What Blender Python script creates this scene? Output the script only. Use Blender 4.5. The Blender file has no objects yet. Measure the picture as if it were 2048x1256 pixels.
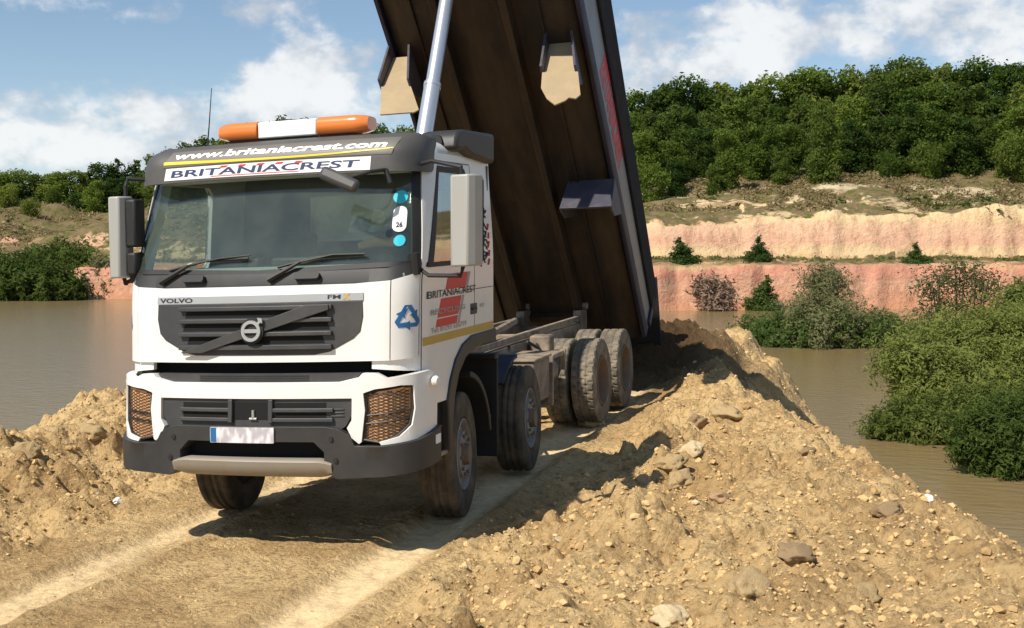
import bpy, bmesh, math, random
import numpy as np
from mathutils import Vector, Matrix
R = math.radians
random.seed(7); rng = np.random.default_rng(7)
sc = bpy.context.scene
COL = sc.collection
# ------------------------------------------------------------------ camera, sky, sun, exposure
F_PX, W_PX, H_PX = 2364.15, 2048.0, 1256.0
CAM = Vector((4.48354516, -7.91332879, 2.26737725))
YAW, PITCH = R(17.43209559), -math.atan(118 / F_PX)
cd = bpy.data.cameras.new('camera'); cam = bpy.data.objects.new('camera', cd); COL.objects.link(cam)
cd.sensor_width = 36.0; cd.lens = 36.0 * F_PX / W_PX; cd.clip_start = .1; cd.clip_end = 3000
fwd = Vector((-math.sin(YAW) * math.cos(PITCH), math.cos(YAW) * math.cos(PITCH), math.sin(PITCH)))
rgt = Vector((math.cos(YAW), math.sin(YAW), 0)); upv = rgt.cross(fwd)
cam.matrix_world = Matrix(((rgt.x, upv.x, -fwd.x, CAM.x), (rgt.y, upv.y, -fwd.y, CAM.y), (rgt.z, upv.z, -fwd.z, CAM.z), (0, 0, 0, 1)))
sc.camera = cam
sc.view_settings.view_transform = 'Standard'; sc.view_settings.look = 'None'
sc.view_settings.gamma = 1; sc.view_settings.exposure = 0.32
SUN = Vector((-.40, -.79, 1.0)).normalized()
sl = bpy.data.lights.new('sun', 'SUN'); sl.energy = 4.6; sl.angle = R(.5); sl.color = (1, .93, .82)
so = bpy.data.objects.new('sun', sl); COL.objects.link(so)
so.rotation_euler = SUN.to_track_quat('Z', 'Y').to_euler()
world = bpy.data.worlds.new('World'); sc.world = world; world.use_nodes = True

def N(nt, typ, **kw):
    n = nt.nodes.new(typ)
    for k, v in kw.items():
        if k.startswith('i_'):
            key = k[2:]
            key = int(key) if key.isdigit() else key.replace('_', ' ')
            n.inputs[key].default_value = v
        else: setattr(n, k, v)
    return n
def math_(nt, op, a, b=None, c=None, clamp=False):
    n = nt.nodes.new('ShaderNodeMath'); n.operation = op; n.use_clamp = clamp
    for i, v in enumerate((a, b, c)):
        if v is None: continue
        if isinstance(v, (int, float)): n.inputs[i].default_value = v
        else: nt.links.new(v, n.inputs[i])
    return n.outputs[0]
def mixc(nt, fac, a, b):
    n = nt.nodes.new('ShaderNodeMix'); n.data_type = 'RGBA'
    for s, v in ((0, fac), (6, a), (7, b)):
        if hasattr(v, 'is_linked') or hasattr(v, 'links'): nt.links.new(v, n.inputs[s])
        elif s == 0: n.inputs[0].default_value = v
        else: n.inputs[s].default_value = tuple(v) + ((1,) if len(v) == 3 else ())
    return n.outputs[2]
def maprange(nt, v, a, b, c=0., d=1., smooth=True):
    n = nt.nodes.new('ShaderNodeMapRange'); n.interpolation_type = 'SMOOTHSTEP' if smooth else 'LINEAR'
    nt.links.new(v, n.inputs[0])
    for i, x in enumerate((a, b, c, d)): n.inputs[i + 1].default_value = x
    return n.outputs[0]
def noise(nt, vec, scale, detail=4, rough=.55, dist=0.):
    n = nt.nodes.new('ShaderNodeTexNoise')
    if vec is not None: nt.links.new(vec, n.inputs['Vector'])
    n.inputs['Scale'].default_value = scale; n.inputs['Detail'].default_value = detail
    n.inputs['Roughness'].default_value = rough; n.inputs['Distortion'].default_value = dist
    return n.outputs[0]

def build_world():
    nt = world.node_tree; L = nt.links
    bg = nt.nodes['Background']; bg.inputs[1].default_value = 1.0
    sky = N(nt, 'ShaderNodeTexSky', sky_type='NISHITA', sun_disc=False)
    sky.sun_elevation = math.asin(SUN.z); sky.sun_rotation = math.atan2(SUN.x, SUN.y)
    sky.air_density = 1.0; sky.dust_density = .3; sky.ozone_density = 1.5
    vm = nt.nodes.new('ShaderNodeVectorMath'); vm.operation = 'SCALE'; vm.inputs[3].default_value = .085
    L.new(sky.outputs[0], vm.inputs[0])
    tc = N(nt, 'ShaderNodeTexCoord'); sep = N(nt, 'ShaderNodeSeparateXYZ'); L.new(tc.outputs['Generated'], sep.inputs[0])
    x, y, z = sep.outputs
    az = math_(nt, 'ARCTAN2', math_(nt, 'MULTIPLY', x, -1.), y)        # 0 along +y, positive to -x
    el = math_(nt, 'ARCSINE', z)
    # cloud coordinates: azimuth and elevation, elevation stretched towards the horizon
    cmb = N(nt, 'ShaderNodeCombineXYZ'); L.new(az, cmb.inputs[0]); L.new(math_(nt, 'MULTIPLY', el, 1.35), cmb.inputs[1])
    big = noise(nt, cmb.outputs[0], 14.0, 4, .55)
    fine = noise(nt, cmb.outputs[0], 36.0, 7, .6, .2)
    base = math_(nt, 'ADD', math_(nt, 'MULTIPLY', math_(nt, 'SUBTRACT', big, .5), 2.6), math_(nt, 'MULTIPLY', math_(nt, 'SUBTRACT', fine, .5), 1.7))
    # clouds that stand in this sky (azimuth and elevation in radians, half widths, weight)
    def azel(px, py): return YAW - math.atan((px - 1024) / F_PX), math.atan((510 - py) / math.hypot(F_PX, px - 1024))
    blobs = [(80,170,130,50,.8),(330,230,130,60,.6),(480,190,170,70,.7),(600,60,110,80,.9),(560,170,130,60,.6),(180,20,220,22,.55),(60,290,160,60,.65),(250,300,180,50,.65),(700,140,80,90,.7),
             (340,140,60,40,.5),(620,230,120,40,.6),(480,20,80,40,.5),
             (1290,60,90,90,.8),(1450,85,170,60,.9),(1350,165,130,45,.9),(1530,150,60,40,.9),(1800,60,240,60,.8),(1550,15,150,30,.7),(1950,30,150,60,.7),(2000,110,130,30,.5),(1650,90,80,40,.4),
             (-350,150,280,90,.7),(2500,120,320,80,.8),(800,420,700,40,.5)]
    gaps = [(230,110,200,45,.8),(420,110,60,90,.4),(690,40,35,60,.6),(1180,120,40,60,.3),(1650,150,60,22,.5),(20,100,120,40,.6),(1320,10,90,14,.6)]
    tot = None
    for (px, py, w, h, k), sgn in [(b, 1) for b in blobs] + [(g, -1) for g in gaps]:
        a0, e0 = azel(px, py)
        dx = math_(nt, 'MULTIPLY', math_(nt, 'SUBTRACT', az, a0), F_PX / w)
        dy = math_(nt, 'MULTIPLY', math_(nt, 'SUBTRACT', el, e0), F_PX / h)
        r2 = math_(nt, 'ADD', math_(nt, 'MULTIPLY', dx, dx), math_(nt, 'MULTIPLY', dy, dy))
        g = math_(nt, 'MULTIPLY', math_(nt, 'EXPONENT', math_(nt, 'MULTIPLY', r2, -.8)), k * sgn * (.84 if sgn > 0 else 1.0))
        tot = g if tot is None else math_(nt, 'ADD', tot, g)
    up = maprange(nt, el, .22, .6, 0, .15)
    dens = math_(nt, 'ADD', math_(nt, 'ADD', tot, base), up)
    mask = maprange(nt, dens, .30, 1.15, 0, .90)
    # shade inside the clouds: thinner greyer undersides, whiter where thick
    sh = noise(nt, cmb.outputs[0], 13.0, 5, .6)
    ccol = mixc(nt, maprange(nt, math_(nt, 'ADD', sh, math_(nt, 'MULTIPLY', dens, .16)), .46, .80), (.42, .46, .52), (.76, .77, .77))
    hz = mixc(nt, maprange(nt, el, .0, .20, .42, .08), vm.outputs[0], (.55, .68, .80))
    tint = nt.nodes.new('ShaderNodeVectorMath'); tint.operation = 'MULTIPLY'; tint.inputs[1].default_value = (.95, 1.0, 1.03)
    L.new(hz, tint.inputs[0]); L.new(mixc(nt, mask, tint.outputs[0], ccol), bg.inputs[0])
build_world()

# ------------------------------------------------------------------ materials
def new_mat(name):
    m = bpy.data.materials.new(name); m.use_nodes = True
    return m, m.node_tree, m.node_tree.nodes['Principled BSDF']
def mat(name, col, rough=.5, metal=0., dust=0., dcol=(.36, .26, .15), dscale=3., bump=0., bscale=60., spec=.5, coat=0.):
    m, nt, b = new_mat(name)
    b.inputs['Roughness'].default_value = rough; b.inputs['Metallic'].default_value = metal
    b.inputs['Specular IOR Level'].default_value = spec; b.inputs['Coat Weight'].default_value = coat
    g = N(nt, 'ShaderNodeTexCoord').outputs['Object']
    if dust > 0:
        f = maprange(nt, noise(nt, g, dscale, 7, .65), .35, .75, dust * .25, min(1., dust * 1.3))
        nt.links.new(mixc(nt, f, col, dcol), b.inputs['Base Color'])
        nt.links.new(maprange(nt, f, 0, 1, rough, .9), b.inputs['Roughness'])
    else:
        b.inputs['Base Color'].default_value = (*col, 1)
    if bump > 0:
        bn = N(nt, 'ShaderNodeBump'); bn.inputs['Strength'].default_value = bump; bn.inputs['Distance'].default_value = .01
        nt.links.new(noise(nt, g, bscale, 5, .6), bn.inputs['Height']); nt.links.new(bn.outputs[0], b.inputs['Normal'])
    return m
M = {}
M['white'] = mat('white_paint', (.80, .79, .76), .32, dust=.17, dcol=(.55, .47, .36), dscale=2.2, coat=.3)
M['dplastic'] = mat('dark_grey_plastic', (.022, .023, .025), .5, dust=.10, dcol=(.20, .16, .11), bump=.15, bscale=250)
M['gplastic'] = mat('grey_plastic', (.036, .038, .041), .5, dust=.12, dcol=(.24, .2, .15), bump=.1, bscale=250)
M['black'] = mat('black_plastic', (.012, .012, .013), .6, dust=.08, dcol=(.1, .08, .06))
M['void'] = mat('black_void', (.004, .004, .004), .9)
M['silver'] = mat('silver_trim', (.50, .50, .49), .35, .5, dust=.15)
M['alu'] = mat('bright_ram_steel', (.72, .74, .77), .28, .75, dust=.10, dcol=(.4, .38, .34))
M['skid'] = mat('skid_plate_metal', (.30, .28, .24), .5, .3, dust=.35, dcol=(.28, .20, .12), dscale=4)
M['mirror'] = mat('mirror_housing', (.36, .36, .34), .4, dust=.25, dcol=(.33, .29, .23), dscale=2)
M['mglass'] = mat('mirror_glass', (.75, .78, .8), .04, 1.)
M['orange'] = mat('amber_lens', (.75, .20, .03), .18, dust=.1, dcol=(.5, .25, .12), coat=.6)
M['amberglass'] = mat('amber_lamp', (.85, .40, .14), .3, dust=.4, dcol=(.55, .38, .22), dscale=8)
M['mesh'] = mat('lamp_guard_mesh', (.035, .028, .022), .5, .3)
M['red'] = mat('red_lettering', (.60, .03, .03), .45)
M['redl'] = mat('red_lamp', (.55, .05, .04), .3)
M['blue'] = mat('blue_lettering', (.02, .13, .32), .45)
M['navy'] = mat('navy_lettering', (.03, .045, .13), .5)
M['yellow'] = mat('yellow_stripe', (.85, .62, .04), .45)
M['gold'] = mat('gold_stripe', (.52, .34, .05), .45, dust=.15)
M['grey'] = mat('grey_lettering', (.35, .33, .29), .5)
M['blktxt'] = mat('black_lettering', (.02, .02, .022), .5)
M['whtxt'] = mat('white_lettering', (.8, .8, .78), .5)
M['cyan'] = mat('cyan_sticker', (.03, .50, .62), .5)
M['visor'] = mat('visor_grey', (.062, .060, .058), .45, dust=.14, dcol=(.2, .17, .13))
M['visorp'] = mat('visor_print', (.13, .12, .105), .5)
M['rubber'] = mat('tyre_rubber', (.030, .028, .026), .85, dust=.85, dcol=(.17, .13, .085), dscale=5, bump=.2, bscale=80, spec=.2)
M['rubberd'] = mat('dusty_tyre_rubber', (.07, .062, .05), .9, dust=.95, dcol=(.30, .25, .18), dscale=6, bump=.25, bscale=80, spec=.2)
M['rim'] = mat('wheel_rim', (.27, .26, .245), .5, .1, dust=.6, dcol=(.20, .15, .10), dscale=7)
M['rimb'] = mat('muddy_rim', (.16, .11, .075), .7, dust=.6, dcol=(.22, .15, .09), dscale=7)
M['chassis'] = mat('muddy_chassis', (.07, .058, .048), .7, dust=.85, dcol=(.36, .28, .20), dscale=4, bump=.3, bscale=30)
M['chassisl'] = mat('sandy_chassis', (.13, .10, .075), .7, dust=.6, dcol=(.46, .36, .25), dscale=6, bump=.3, bscale=30)
M['bluep'] = mat('blue_paint', (.008, .010, .038), .5, dust=.35, dcol=(.06, .05, .045))
M['drail'] = mat('dark_top_rail', (.010, .011, .016), .8, dust=.06, spec=.15)
M['side'] = mat('body_side_paint', (.21, .21, .21), .4, dust=.3, dcol=(.28, .24, .19))
M['mudtan'] = mat('mud_caked_plate', (.33, .25, .15), .9, dust=.5, dcol=(.44, .33, .19), dscale=4, bump=.4, bscale=25)
M['guard'] = mat('guard_plate', (.035, .037, .065), .5, dust=.35, dcol=(.17, .14, .11), dscale=4)
M['seat'] = mat('seat_cloth', (.035, .04, .045), .9)
M['dash'] = mat('dashboard', (.26, .29, .27), .7, dust=.2, dcol=(.25, .25, .22))
M['cabin'] = mat('cabin_lining', (.10, .105, .10), .8)
M['glare'] = mat('pale_glare', (.62, .62, .56), .7, dust=.3, dcol=(.4, .42, .38))  # pale tone of the added pieces that imitate reflections in the cab glass
M['plate'] = None

def body_under():
    m, nt, b = new_mat('rusty_body_floor')
    g = N(nt, 'ShaderNodeTexCoord').outputs['Object']
    mp = N(nt, 'ShaderNodeMapping'); mp.inputs['Scale'].default_value = (2.2, .5, .5); nt.links.new(g, mp.inputs[0])
    a = noise(nt, mp.outputs[0], 2.0, 6, .6)
    c = mixc(nt, maprange(nt, a, .35, .7), (.010, .007, .006), (.046, .026, .013))
    c2 = mixc(nt, maprange(nt, noise(nt, g, 5, 6, .7), .5, .75, 0, .5), c, (.055, .033, .018))
    nt.links.new(c2, b.inputs['Base Color']); b.inputs['Roughness'].default_value = .55; b.inputs['Metallic'].default_value = .0
    return m
M['under'] = body_under()
def plate_mat():
    m, nt, b = new_mat('smudged_plate')
    g = N(nt, 'ShaderNodeTexCoord').outputs['Object']
    mp = N(nt, 'ShaderNodeMapping'); mp.inputs['Scale'].default_value = (1, 1, .45); nt.links.new(g, mp.inputs[0])
    a = noise(nt, mp.outputs[0], 24, 1, .4)
    nt.links.new(mixc(nt, maprange(nt, a, .36, .64), (.46, .43, .46), (.74, .72, .74)), b.inputs['Base Color']); b.inputs['Roughness'].default_value = .4
    return m
M['plate'] = plate_mat()
def glass(name, tint, refl=.6, haze=.0, hcol=(.32, .37, .31)):
    m, nt, b = new_mat(name); nt.nodes.remove(b)
    out = nt.nodes['Material Output']
    tr = N(nt, 'ShaderNodeBsdfTransparent'); tr.inputs[0].default_value = (*tint, 1)
    gl = N(nt, 'ShaderNodeBsdfGlossy'); gl.inputs['Roughness'].default_value = .03
    di = N(nt, 'ShaderNodeBsdfDiffuse'); di.inputs[0].default_value = (*hcol, 1)
    lw = N(nt, 'ShaderNodeLayerWeight'); lw.inputs[0].default_value = .5
    frv = math_(nt, 'ADD', math_(nt, 'MULTIPLY', math_(nt, 'POWER', lw.outputs['Facing'], 4.), .9), .05)
    m1 = N(nt, 'ShaderNodeMixShader'); nt.links.new(math_(nt, 'MULTIPLY', frv, refl, clamp=True), m1.inputs[0]); nt.links.new(tr.outputs[0], m1.inputs[1]); nt.links.new(gl.outputs[0], m1.inputs[2])
    m2 = N(nt, 'ShaderNodeMixShader')
    g = N(nt, 'ShaderNodeTexCoord').outputs['Object']
    nt.links.new(maprange(nt, noise(nt, g, 2.5, 5, .6), .3, .7, haze * .5, haze), m2.inputs[0])
    nt.links.new(m1.outputs[0], m2.inputs[1]); nt.links.new(di.outputs[0], m2.inputs[2]); nt.links.new(m2.outputs[0], out.inputs[0])
    return m
M['glass'] = glass('windscreen_glass', (.90, .96, .93), 1.0, .085)  # greenish diffuse film painted in for reflections across the windscreen
M['sglass'] = glass('side_glass', (.80, .84, .82), 1.6, .03)
M['rglass'] = glass('rear_glass', (.6, .66, .6), .6, .85, (.75, .82, .72))  # pale diffuse film painted in for the bright patch in this window

def leaf_mat(name, c1, c2, trans=.5):
    m, nt, b = new_mat(name); nt.nodes.remove(b); out = nt.nodes['Material Output']
    geo = N(nt, 'ShaderNodeNewGeometry'); oi = N(nt, 'ShaderNodeObjectInfo')
    pos = N(nt, 'ShaderNodeTexCoord').outputs['Object']
    r = math_(nt, 'ADD', math_(nt, 'MULTIPLY', geo.outputs['Random Per Island'], .45), math_(nt, 'MULTIPLY', noise(nt, pos, .55, 3), .9))
    r = math_(nt, 'ADD', r, math_(nt, 'MULTIPLY', math_(nt, 'SUBTRACT', oi.outputs['Random'], .5), .8))
    col = mixc(nt, maprange(nt, r, .25, 1.1), c1, c2)
    d = N(nt, 'ShaderNodeBsdfDiffuse'); t = N(nt, 'ShaderNodeBsdfTranslucent')
    nt.links.new(col, d.inputs[0]); nt.links.new(col, t.inputs[0])
    mx = N(nt, 'ShaderNodeMixShader'); mx.inputs[0].default_value = trans
    nt.links.new(d.outputs[0], mx.inputs[1]); nt.links.new(t.outputs[0], mx.inputs[2]); nt.links.new(mx.outputs[0], out.inputs[0])
    return m
M['leafA'] = leaf_mat('leaf_mid_green', (.065, .110, .022), (.19, .255, .045))
M['leafB'] = leaf_mat('leaf_dark_green', (.045, .082, .020), (.135, .185, .038))
M['leafC'] = leaf_mat('leaf_light_green', (.09, .14, .028), (.24, .28, .055))
M['conif'] = leaf_mat('leaf_conifer', (.035, .07, .018), (.095, .135, .035), .15)
M['willow'] = leaf_mat('leaf_willow', (.085, .125, .028), (.25, .28, .075), .5)
M['willowd'] = leaf_mat('leaf_willow_dark', (.075, .115, .028), (.20, .245, .06), .5)
M['greyleaf'] = leaf_mat('leaf_grey_willow', (.11, .125, .05), (.25, .25, .12))
M['drygrass'] = leaf_mat('dry_grass', (.19, .15, .065), (.38, .30, .16), .35)
M['scrub'] = leaf_mat('scrub_green', (.09, .11, .035), (.21, .22, .08), .35)
M['bark'] = mat('bark', (.11, .085, .06), .9, bump=.5, bscale=20)
M['reed'] = leaf_mat('reed_green', (.07, .12, .03), (.18, .24, .07))

def soil(name, base, light, dark, rough_patch=True):
    m, nt, b = new_mat(name)
    geo = N(nt, 'ShaderNodeNewGeometry'); p = geo.outputs['Position']
    a = noise(nt, p, .9, 8, .62); f = noise(nt, p, 14, 6, .65); f2 = noise(nt, p, 60, 3, .6)
    c = mixc(nt, maprange(nt, a, .38, .62), base, light)
    c = mixc(nt, maprange(nt, f, .48, .68, 0, .7), c, dark)
    c = mixc(nt, maprange(nt, f2, .55, .75, 0, .5), c, (.50, .43, .33))
    c = mixc(nt, maprange(nt, noise(nt, p, 34, 5, .7), .52, .68, 0, .42), c, dark)  # random dark specks painted in for shade in the fine crevices
    if rough_patch:
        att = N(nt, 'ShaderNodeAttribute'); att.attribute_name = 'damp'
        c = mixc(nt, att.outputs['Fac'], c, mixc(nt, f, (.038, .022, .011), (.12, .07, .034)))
        att2 = N(nt, 'ShaderNodeAttribute'); att2.attribute_name = 'rut'
        c = mixc(nt, math_(nt, 'MULTIPLY', att2.outputs['Fac'], maprange(nt, f, .3, .7, .95, .55)), c, (.74, .57, .33))
    nt.links.new(c, b.inputs['Base Color']); b.inputs['Roughness'].default_value = .95; b.inputs['Specular IOR Level'].default_value = .1
    bn = N(nt, 'ShaderNodeBump'); bn.inputs['Strength'].default_value = 1.0; bn.inputs['Distance'].default_value = .035
    vo = N(nt, 'ShaderNodeTexVoronoi'); vo.inputs['Scale'].default_value = 22; nt.links.new(p, vo.inputs['Vector'])
    h = math_(nt, 'ADD', math_(nt, 'MULTIPLY', noise(nt, p, 42, 8, .7), 1.1), math_(nt, 'MULTIPLY', vo.outputs['Distance'], -.5))
    if rough_patch: h = math_(nt, 'MULTIPLY', h, maprange(nt, att2.outputs['Fac'], 0, 1, 1, .3))
    nt.links.new(h, bn.inputs['Height']); nt.links.new(bn.outputs[0], b.inputs['Normal'])
    return m
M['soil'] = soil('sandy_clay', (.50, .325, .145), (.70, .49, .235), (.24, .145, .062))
def clod_mat():
    m, nt, b = new_mat('clod_soil')
    geo = N(nt, 'ShaderNodeNewGeometry'); r = geo.outputs['Random Per Island']
    c = mixc(nt, maprange(nt, r, .0, .6), (.44, .285, .125), (.62, .43, .20))
    c = mixc(nt, maprange(nt, r, .985, .999), c, (.60, .48, .30))
    c = mixc(nt, maprange(nt, noise(nt, geo.outputs['Position'], 25, 5, .7), .5, .75, 0, .6), c, (.25, .15, .08))
    nt.links.new(c, b.inputs['Base Color']); b.inputs['Roughness'].default_value = .95; b.inputs['Specular IOR Level'].default_value = .1
    return m
M['clod'] = clod_mat()
M['rock_pale'] = mat('pale_rock', (.62, .50, .31), .9, dust=.5, dcol=(.46, .33, .17), dscale=6, bump=.8, bscale=14, spec=.1)
M['rock_tan'] = mat('tan_clod', (.46, .34, .18), .95, dust=.6, dcol=(.32, .21, .10), dscale=6, bump=.9, bscale=14, spec=.1)
M['rock_pink'] = mat('pink_clod', (.48, .31, .18), .95, dust=.8, dcol=(.42, .28, .15), dscale=6, bump=.9, bscale=14, spec=.1)
M['rock_dark'] = mat('dark_clod', (.30, .21, .12), .95, dust=.5, dcol=(.32, .22, .12), dscale=6, bump=.9, bscale=14, spec=.1)
M['rock_white'] = mat('white_scrap', (.78, .77, .74), .7, dust=.2, dcol=(.5, .45, .38), dscale=9)

def cliff_mat():
    m, nt, b = new_mat('quarry_cliff')
    geo = N(nt, 'ShaderNodeNewGeometry'); p = geo.outputs['Position']
    sep = N(nt, 'ShaderNodeSeparateXYZ'); nt.links.new(p, sep.inputs[0]); z = sep.outputs[2]
    sn = N(nt, 'ShaderNodeSeparateXYZ'); nt.links.new(geo.outputs['Normal'], sn.inputs[0])
    mp = N(nt, 'ShaderNodeMapping'); mp.inputs['Scale'].default_value = (.5, .5, 1.6); nt.links.new(p, mp.inputs[0])
    n1 = noise(nt, mp.outputs[0], .35, 6, .6); n2 = noise(nt, p, 1.2, 7, .65); n3 = noise(nt, p, 5.5, 5, .65)
    zz = math_(nt, 'ADD', z, math_(nt, 'ADD', math_(nt, 'MULTIPLY', math_(nt, 'SUBTRACT', n1, .5), 2.4), math_(nt, 'MULTIPLY', math_(nt, 'SUBTRACT', n2, .5), .9)))
    ramp = N(nt, 'ShaderNodeValToRGB'); nt.links.new(maprange(nt, zz, -2, 8, 0, 1, False), ramp.inputs[0])
    cr = ramp.color_ramp; cr.interpolation = 'EASE'
    stops = [(0, (.50, .30, .16)), (.07, (.52, .25, .14)), (.13, (.58, .29, .18)), (.22, (.61, .33, .21)), (.33, (.60, .27, .18)), (.38, (.58, .40, .20)), (.46, (.68, .49, .27)), (.54, (.68, .40, .26)), (.63, (.70, .44, .28)), (.72, (.74, .53, .29)), (.80, (.75, .56, .31)), (1, (.62, .52, .34))]
    while len(cr.elements) < len(stops): cr.elements.new(.5)
    for e, (q, c) in zip(cr.elements, stops): e.position = q; e.color = (*c, 1)
    mp2 = N(nt, 'ShaderNodeMapping'); mp2.inputs['Scale'].default_value = (1., 1., .12); nt.links.new(p, mp2.inputs[0])
    stk = noise(nt, mp2.outputs[0], 1.4, 6, .65)
    c = mixc(nt, maprange(nt, n2, .5, .72, 0, .5), ramp.outputs[0], (.66, .52, .34))
    c = mixc(nt, maprange(nt, n3, .56, .74, 0, .55), c, (.28, .17, .11))
    c = mixc(nt, maprange(nt, stk, .48, .68, 0, .65), c, (.42, .22, .14))
    grass = mixc(nt, n3, (.12, .092, .042), (.29, .205, .115))
    grass = mixc(nt, maprange(nt, n2, .45, .62), grass, (.11, .115, .03))
    gm = maprange(nt, math_(nt, 'ADD', sn.outputs[2], math_(nt, 'MULTIPLY', math_(nt, 'SUBTRACT', n2, .5), .5)), .78, .86)
    hi = math_(nt, 'MULTIPLY', maprange(nt, math_(nt, 'ADD', z, math_(nt, 'MULTIPLY', n2, 1.0)), 1.9, 2.3), gm)
    sandy = maprange(nt, math_(nt, 'ADD', noise(nt, mp.outputs[0], .42, 5, .7), math_(nt, 'MULTIPLY', maprange(nt, z, 8.4, 9.6, .0, -.35), 1)),   .53, .60)
    att = N(nt, 'ShaderNodeAttribute'); att.attribute_name = 'green'
    keep = math_(nt, 'SUBTRACT', 1., math_(nt, 'MULTIPLY', sandy, math_(nt, 'SUBTRACT', .8, att.outputs['Fac'])), clamp=True)
    hi = math_(nt, 'MAXIMUM', math_(nt, 'MULTIPLY', hi, keep), maprange(nt, z, 9.6, 10.4))
    hi = math_(nt, 'MAXIMUM', hi, maprange(nt, math_(nt, 'ADD', att.outputs['Fac'], math_(nt, 'MULTIPLY', math_(nt, 'SUBTRACT', n2, .5), .5)), .52, .66))
    nt.links.new(mixc(nt, hi, c, grass), b.inputs['Base Color'])
    b.inputs['Roughness'].default_value = .95; b.inputs['Specular IOR Level'].default_value = .1
    bn = N(nt, 'ShaderNodeBump'); bn.inputs['Strength'].default_value = .8; bn.inputs['Distance'].default_value = .4
    nt.links.new(noise(nt, p, 2.2, 8, .7), bn.inputs['Height']); nt.links.new(bn.outputs[0], b.inputs['Normal'])
    return m
M['cliff'] = cliff_mat()
def water_mat():
    m, nt, b = new_mat('muddy_water')
    p = N(nt, 'ShaderNodeNewGeometry').outputs['Position']
    nt.links.new(mixc(nt, maprange(nt, noise(nt, p, .05, 4, .6), .35, .65), (.235, .172, .092), (.235, .165, .066)), b.inputs['Base Color'])
    b.inputs['Roughness'].default_value = .13; b.inputs['IOR'].default_value = 1.25
    mp = N(nt, 'ShaderNodeMapping'); mp.inputs['Scale'].default_value = (1., 2.2, 1.); mp.inputs['Rotation'].default_value = (0, 0, .5); nt.links.new(p, mp.inputs[0])
    bn = N(nt, 'ShaderNodeBump'); bn.inputs['Strength'].default_value = .45; bn.inputs['Distance'].default_value = .06
    nt.links.new(noise(nt, mp.outputs[0], 2.2, 5, .6), bn.inputs['Height']); nt.links.new(bn.outputs[0], b.inputs['Normal'])
    return m
M['water'] = water_mat()

# ------------------------------------------------------------------ object helpers
def tag(o, label=None, cat=None, group=None, kind=None):
    if label: o['label'] = label
    if cat: o['category'] = cat
    if group: o['group'] = group
    if kind: o['kind'] = kind
    return o
def empty(name, loc=(0, 0, 0)):
    o = bpy.data.objects.new(name, None); o.location = loc; COL.objects.link(o); return o
class MB:
    def __init__(s): s.v = []; s.f = []
    def add(s, vs, fs):
        o = len(s.v); s.v += [tuple(v) for v in vs]; s.f += [tuple(i + o for i in f) for f in fs]; return s
    def box(s, c, d, rot=None):
        vs = []
        for sx in (-1, 1):
            for sy in (-1, 1):
                for sz in (-1, 1):
                    p = Vector((sx * d[0] / 2, sy * d[1] / 2, sz * d[2] / 2))
                    if rot is not None: p = rot @ p
                    vs.append(p + Vector(c))
        return s.add(vs, [(0, 1, 3, 2), (4, 6, 7, 5), (0, 4, 5, 1), (2, 3, 7, 6), (0, 2, 6, 4), (1, 5, 7, 3)])
    def tube(s, pts, r, n=10, cap=True):
        pts = [Vector(p) for p in pts]; rs = r if isinstance(r, (list, tuple)) else [r] * len(pts)
        vs = []; fs = []; ref = None
        for i, p in enumerate(pts):
            t = (pts[min(i + 1, len(pts) - 1)] - pts[max(i - 1, 0)]).normalized()
            if ref is None or abs(t.dot(ref)) > .95: ref = Vector((0, 0, 1)) if abs(t.z) < .9 else Vector((1, 0, 0))
            a = t.cross(ref).normalized(); b = t.cross(a)
            ref = a.cross(t)
            for k in range(n):
                q = 2 * math.pi * k / n; vs.append(p + rs[i] * (math.cos(q) * a + math.sin(q) * b))
        for i in range(len(pts) - 1):
            for k in range(n):
                fs.append((i * n + k, i * n + (k + 1) % n, (i + 1) * n + (k + 1) % n, (i + 1) * n + k))
        if cap: fs.append(tuple(range(n))[::-1]); fs.append(tuple(range((len(pts) - 1) * n, len(pts) * n)))
        return s.add(vs, fs)
    def prism(s, poly, fn, d0, d1):
        "poly (u,v) -> fn(u,v,d) extruded from d0 to d1"
        n = len(poly)
        vs = [fn(u, v, d0) for u, v in poly] + [fn(u, v, d1) for u, v in poly]
        return s.add(vs, [tuple(range(n))[::-1], tuple(range(n, 2 * n))] + [(i, (i + 1) % n, n + (i + 1) % n, n + i) for i in range(n)])
    def build(s, name, m, parent=None, smooth=30, bevel=0, xf=None):
        if name in SPLIT:
            nm, isl = name, s.islands()
            if len(isl) > 1:
                SPLIT.discard(nm); o = [q.build(nm, m, parent, smooth, bevel, xf) for q in isl]; SPLIT.add(nm); return o[0]
        me = bpy.data.meshes.new(name); v = s.v if xf is None else [xf(p) for p in s.v]
        me.from_pydata([tuple(p) for p in v], [], s.f); me.update()
        bm = bmesh.new(); bm.from_mesh(me); bmesh.ops.recalc_face_normals(bm, faces=bm.faces); bm.to_mesh(me); bm.free()
        return finish(name, me, m, parent, smooth, bevel)
    def islands(s):
        par = list(range(len(s.v)))
        def f(i):
            while par[i] != i: par[i] = par[par[i]]; i = par[i]
            return i
        for fc in s.f:
            a = f(fc[0])
            for k in fc[1:]: par[f(k)] = a
        out = {}
        for fc in s.f:
            r = f(fc[0]); mb, mp = out.setdefault(r, (MB(), {}))
            for k in fc:
                if k not in mp: mp[k] = len(mb.v); mb.v.append(s.v[k])
            mb.f.append(tuple(mp[k] for k in fc))
        return [o[0] for o in out.values()]
SPLIT = {'grille_bar', 'grille_slot', 'guard_side', 'red_marks', 'door_seam', 'floor_rib', 'corner_post', 'crossmember', 'step', 'body_runner', 'shelf_louvre', 'bumper_bolt', 'chassis_rail', 'hydraulic_pipe', 'valve_block', 'red_bars', 'shade_bars'}
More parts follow.
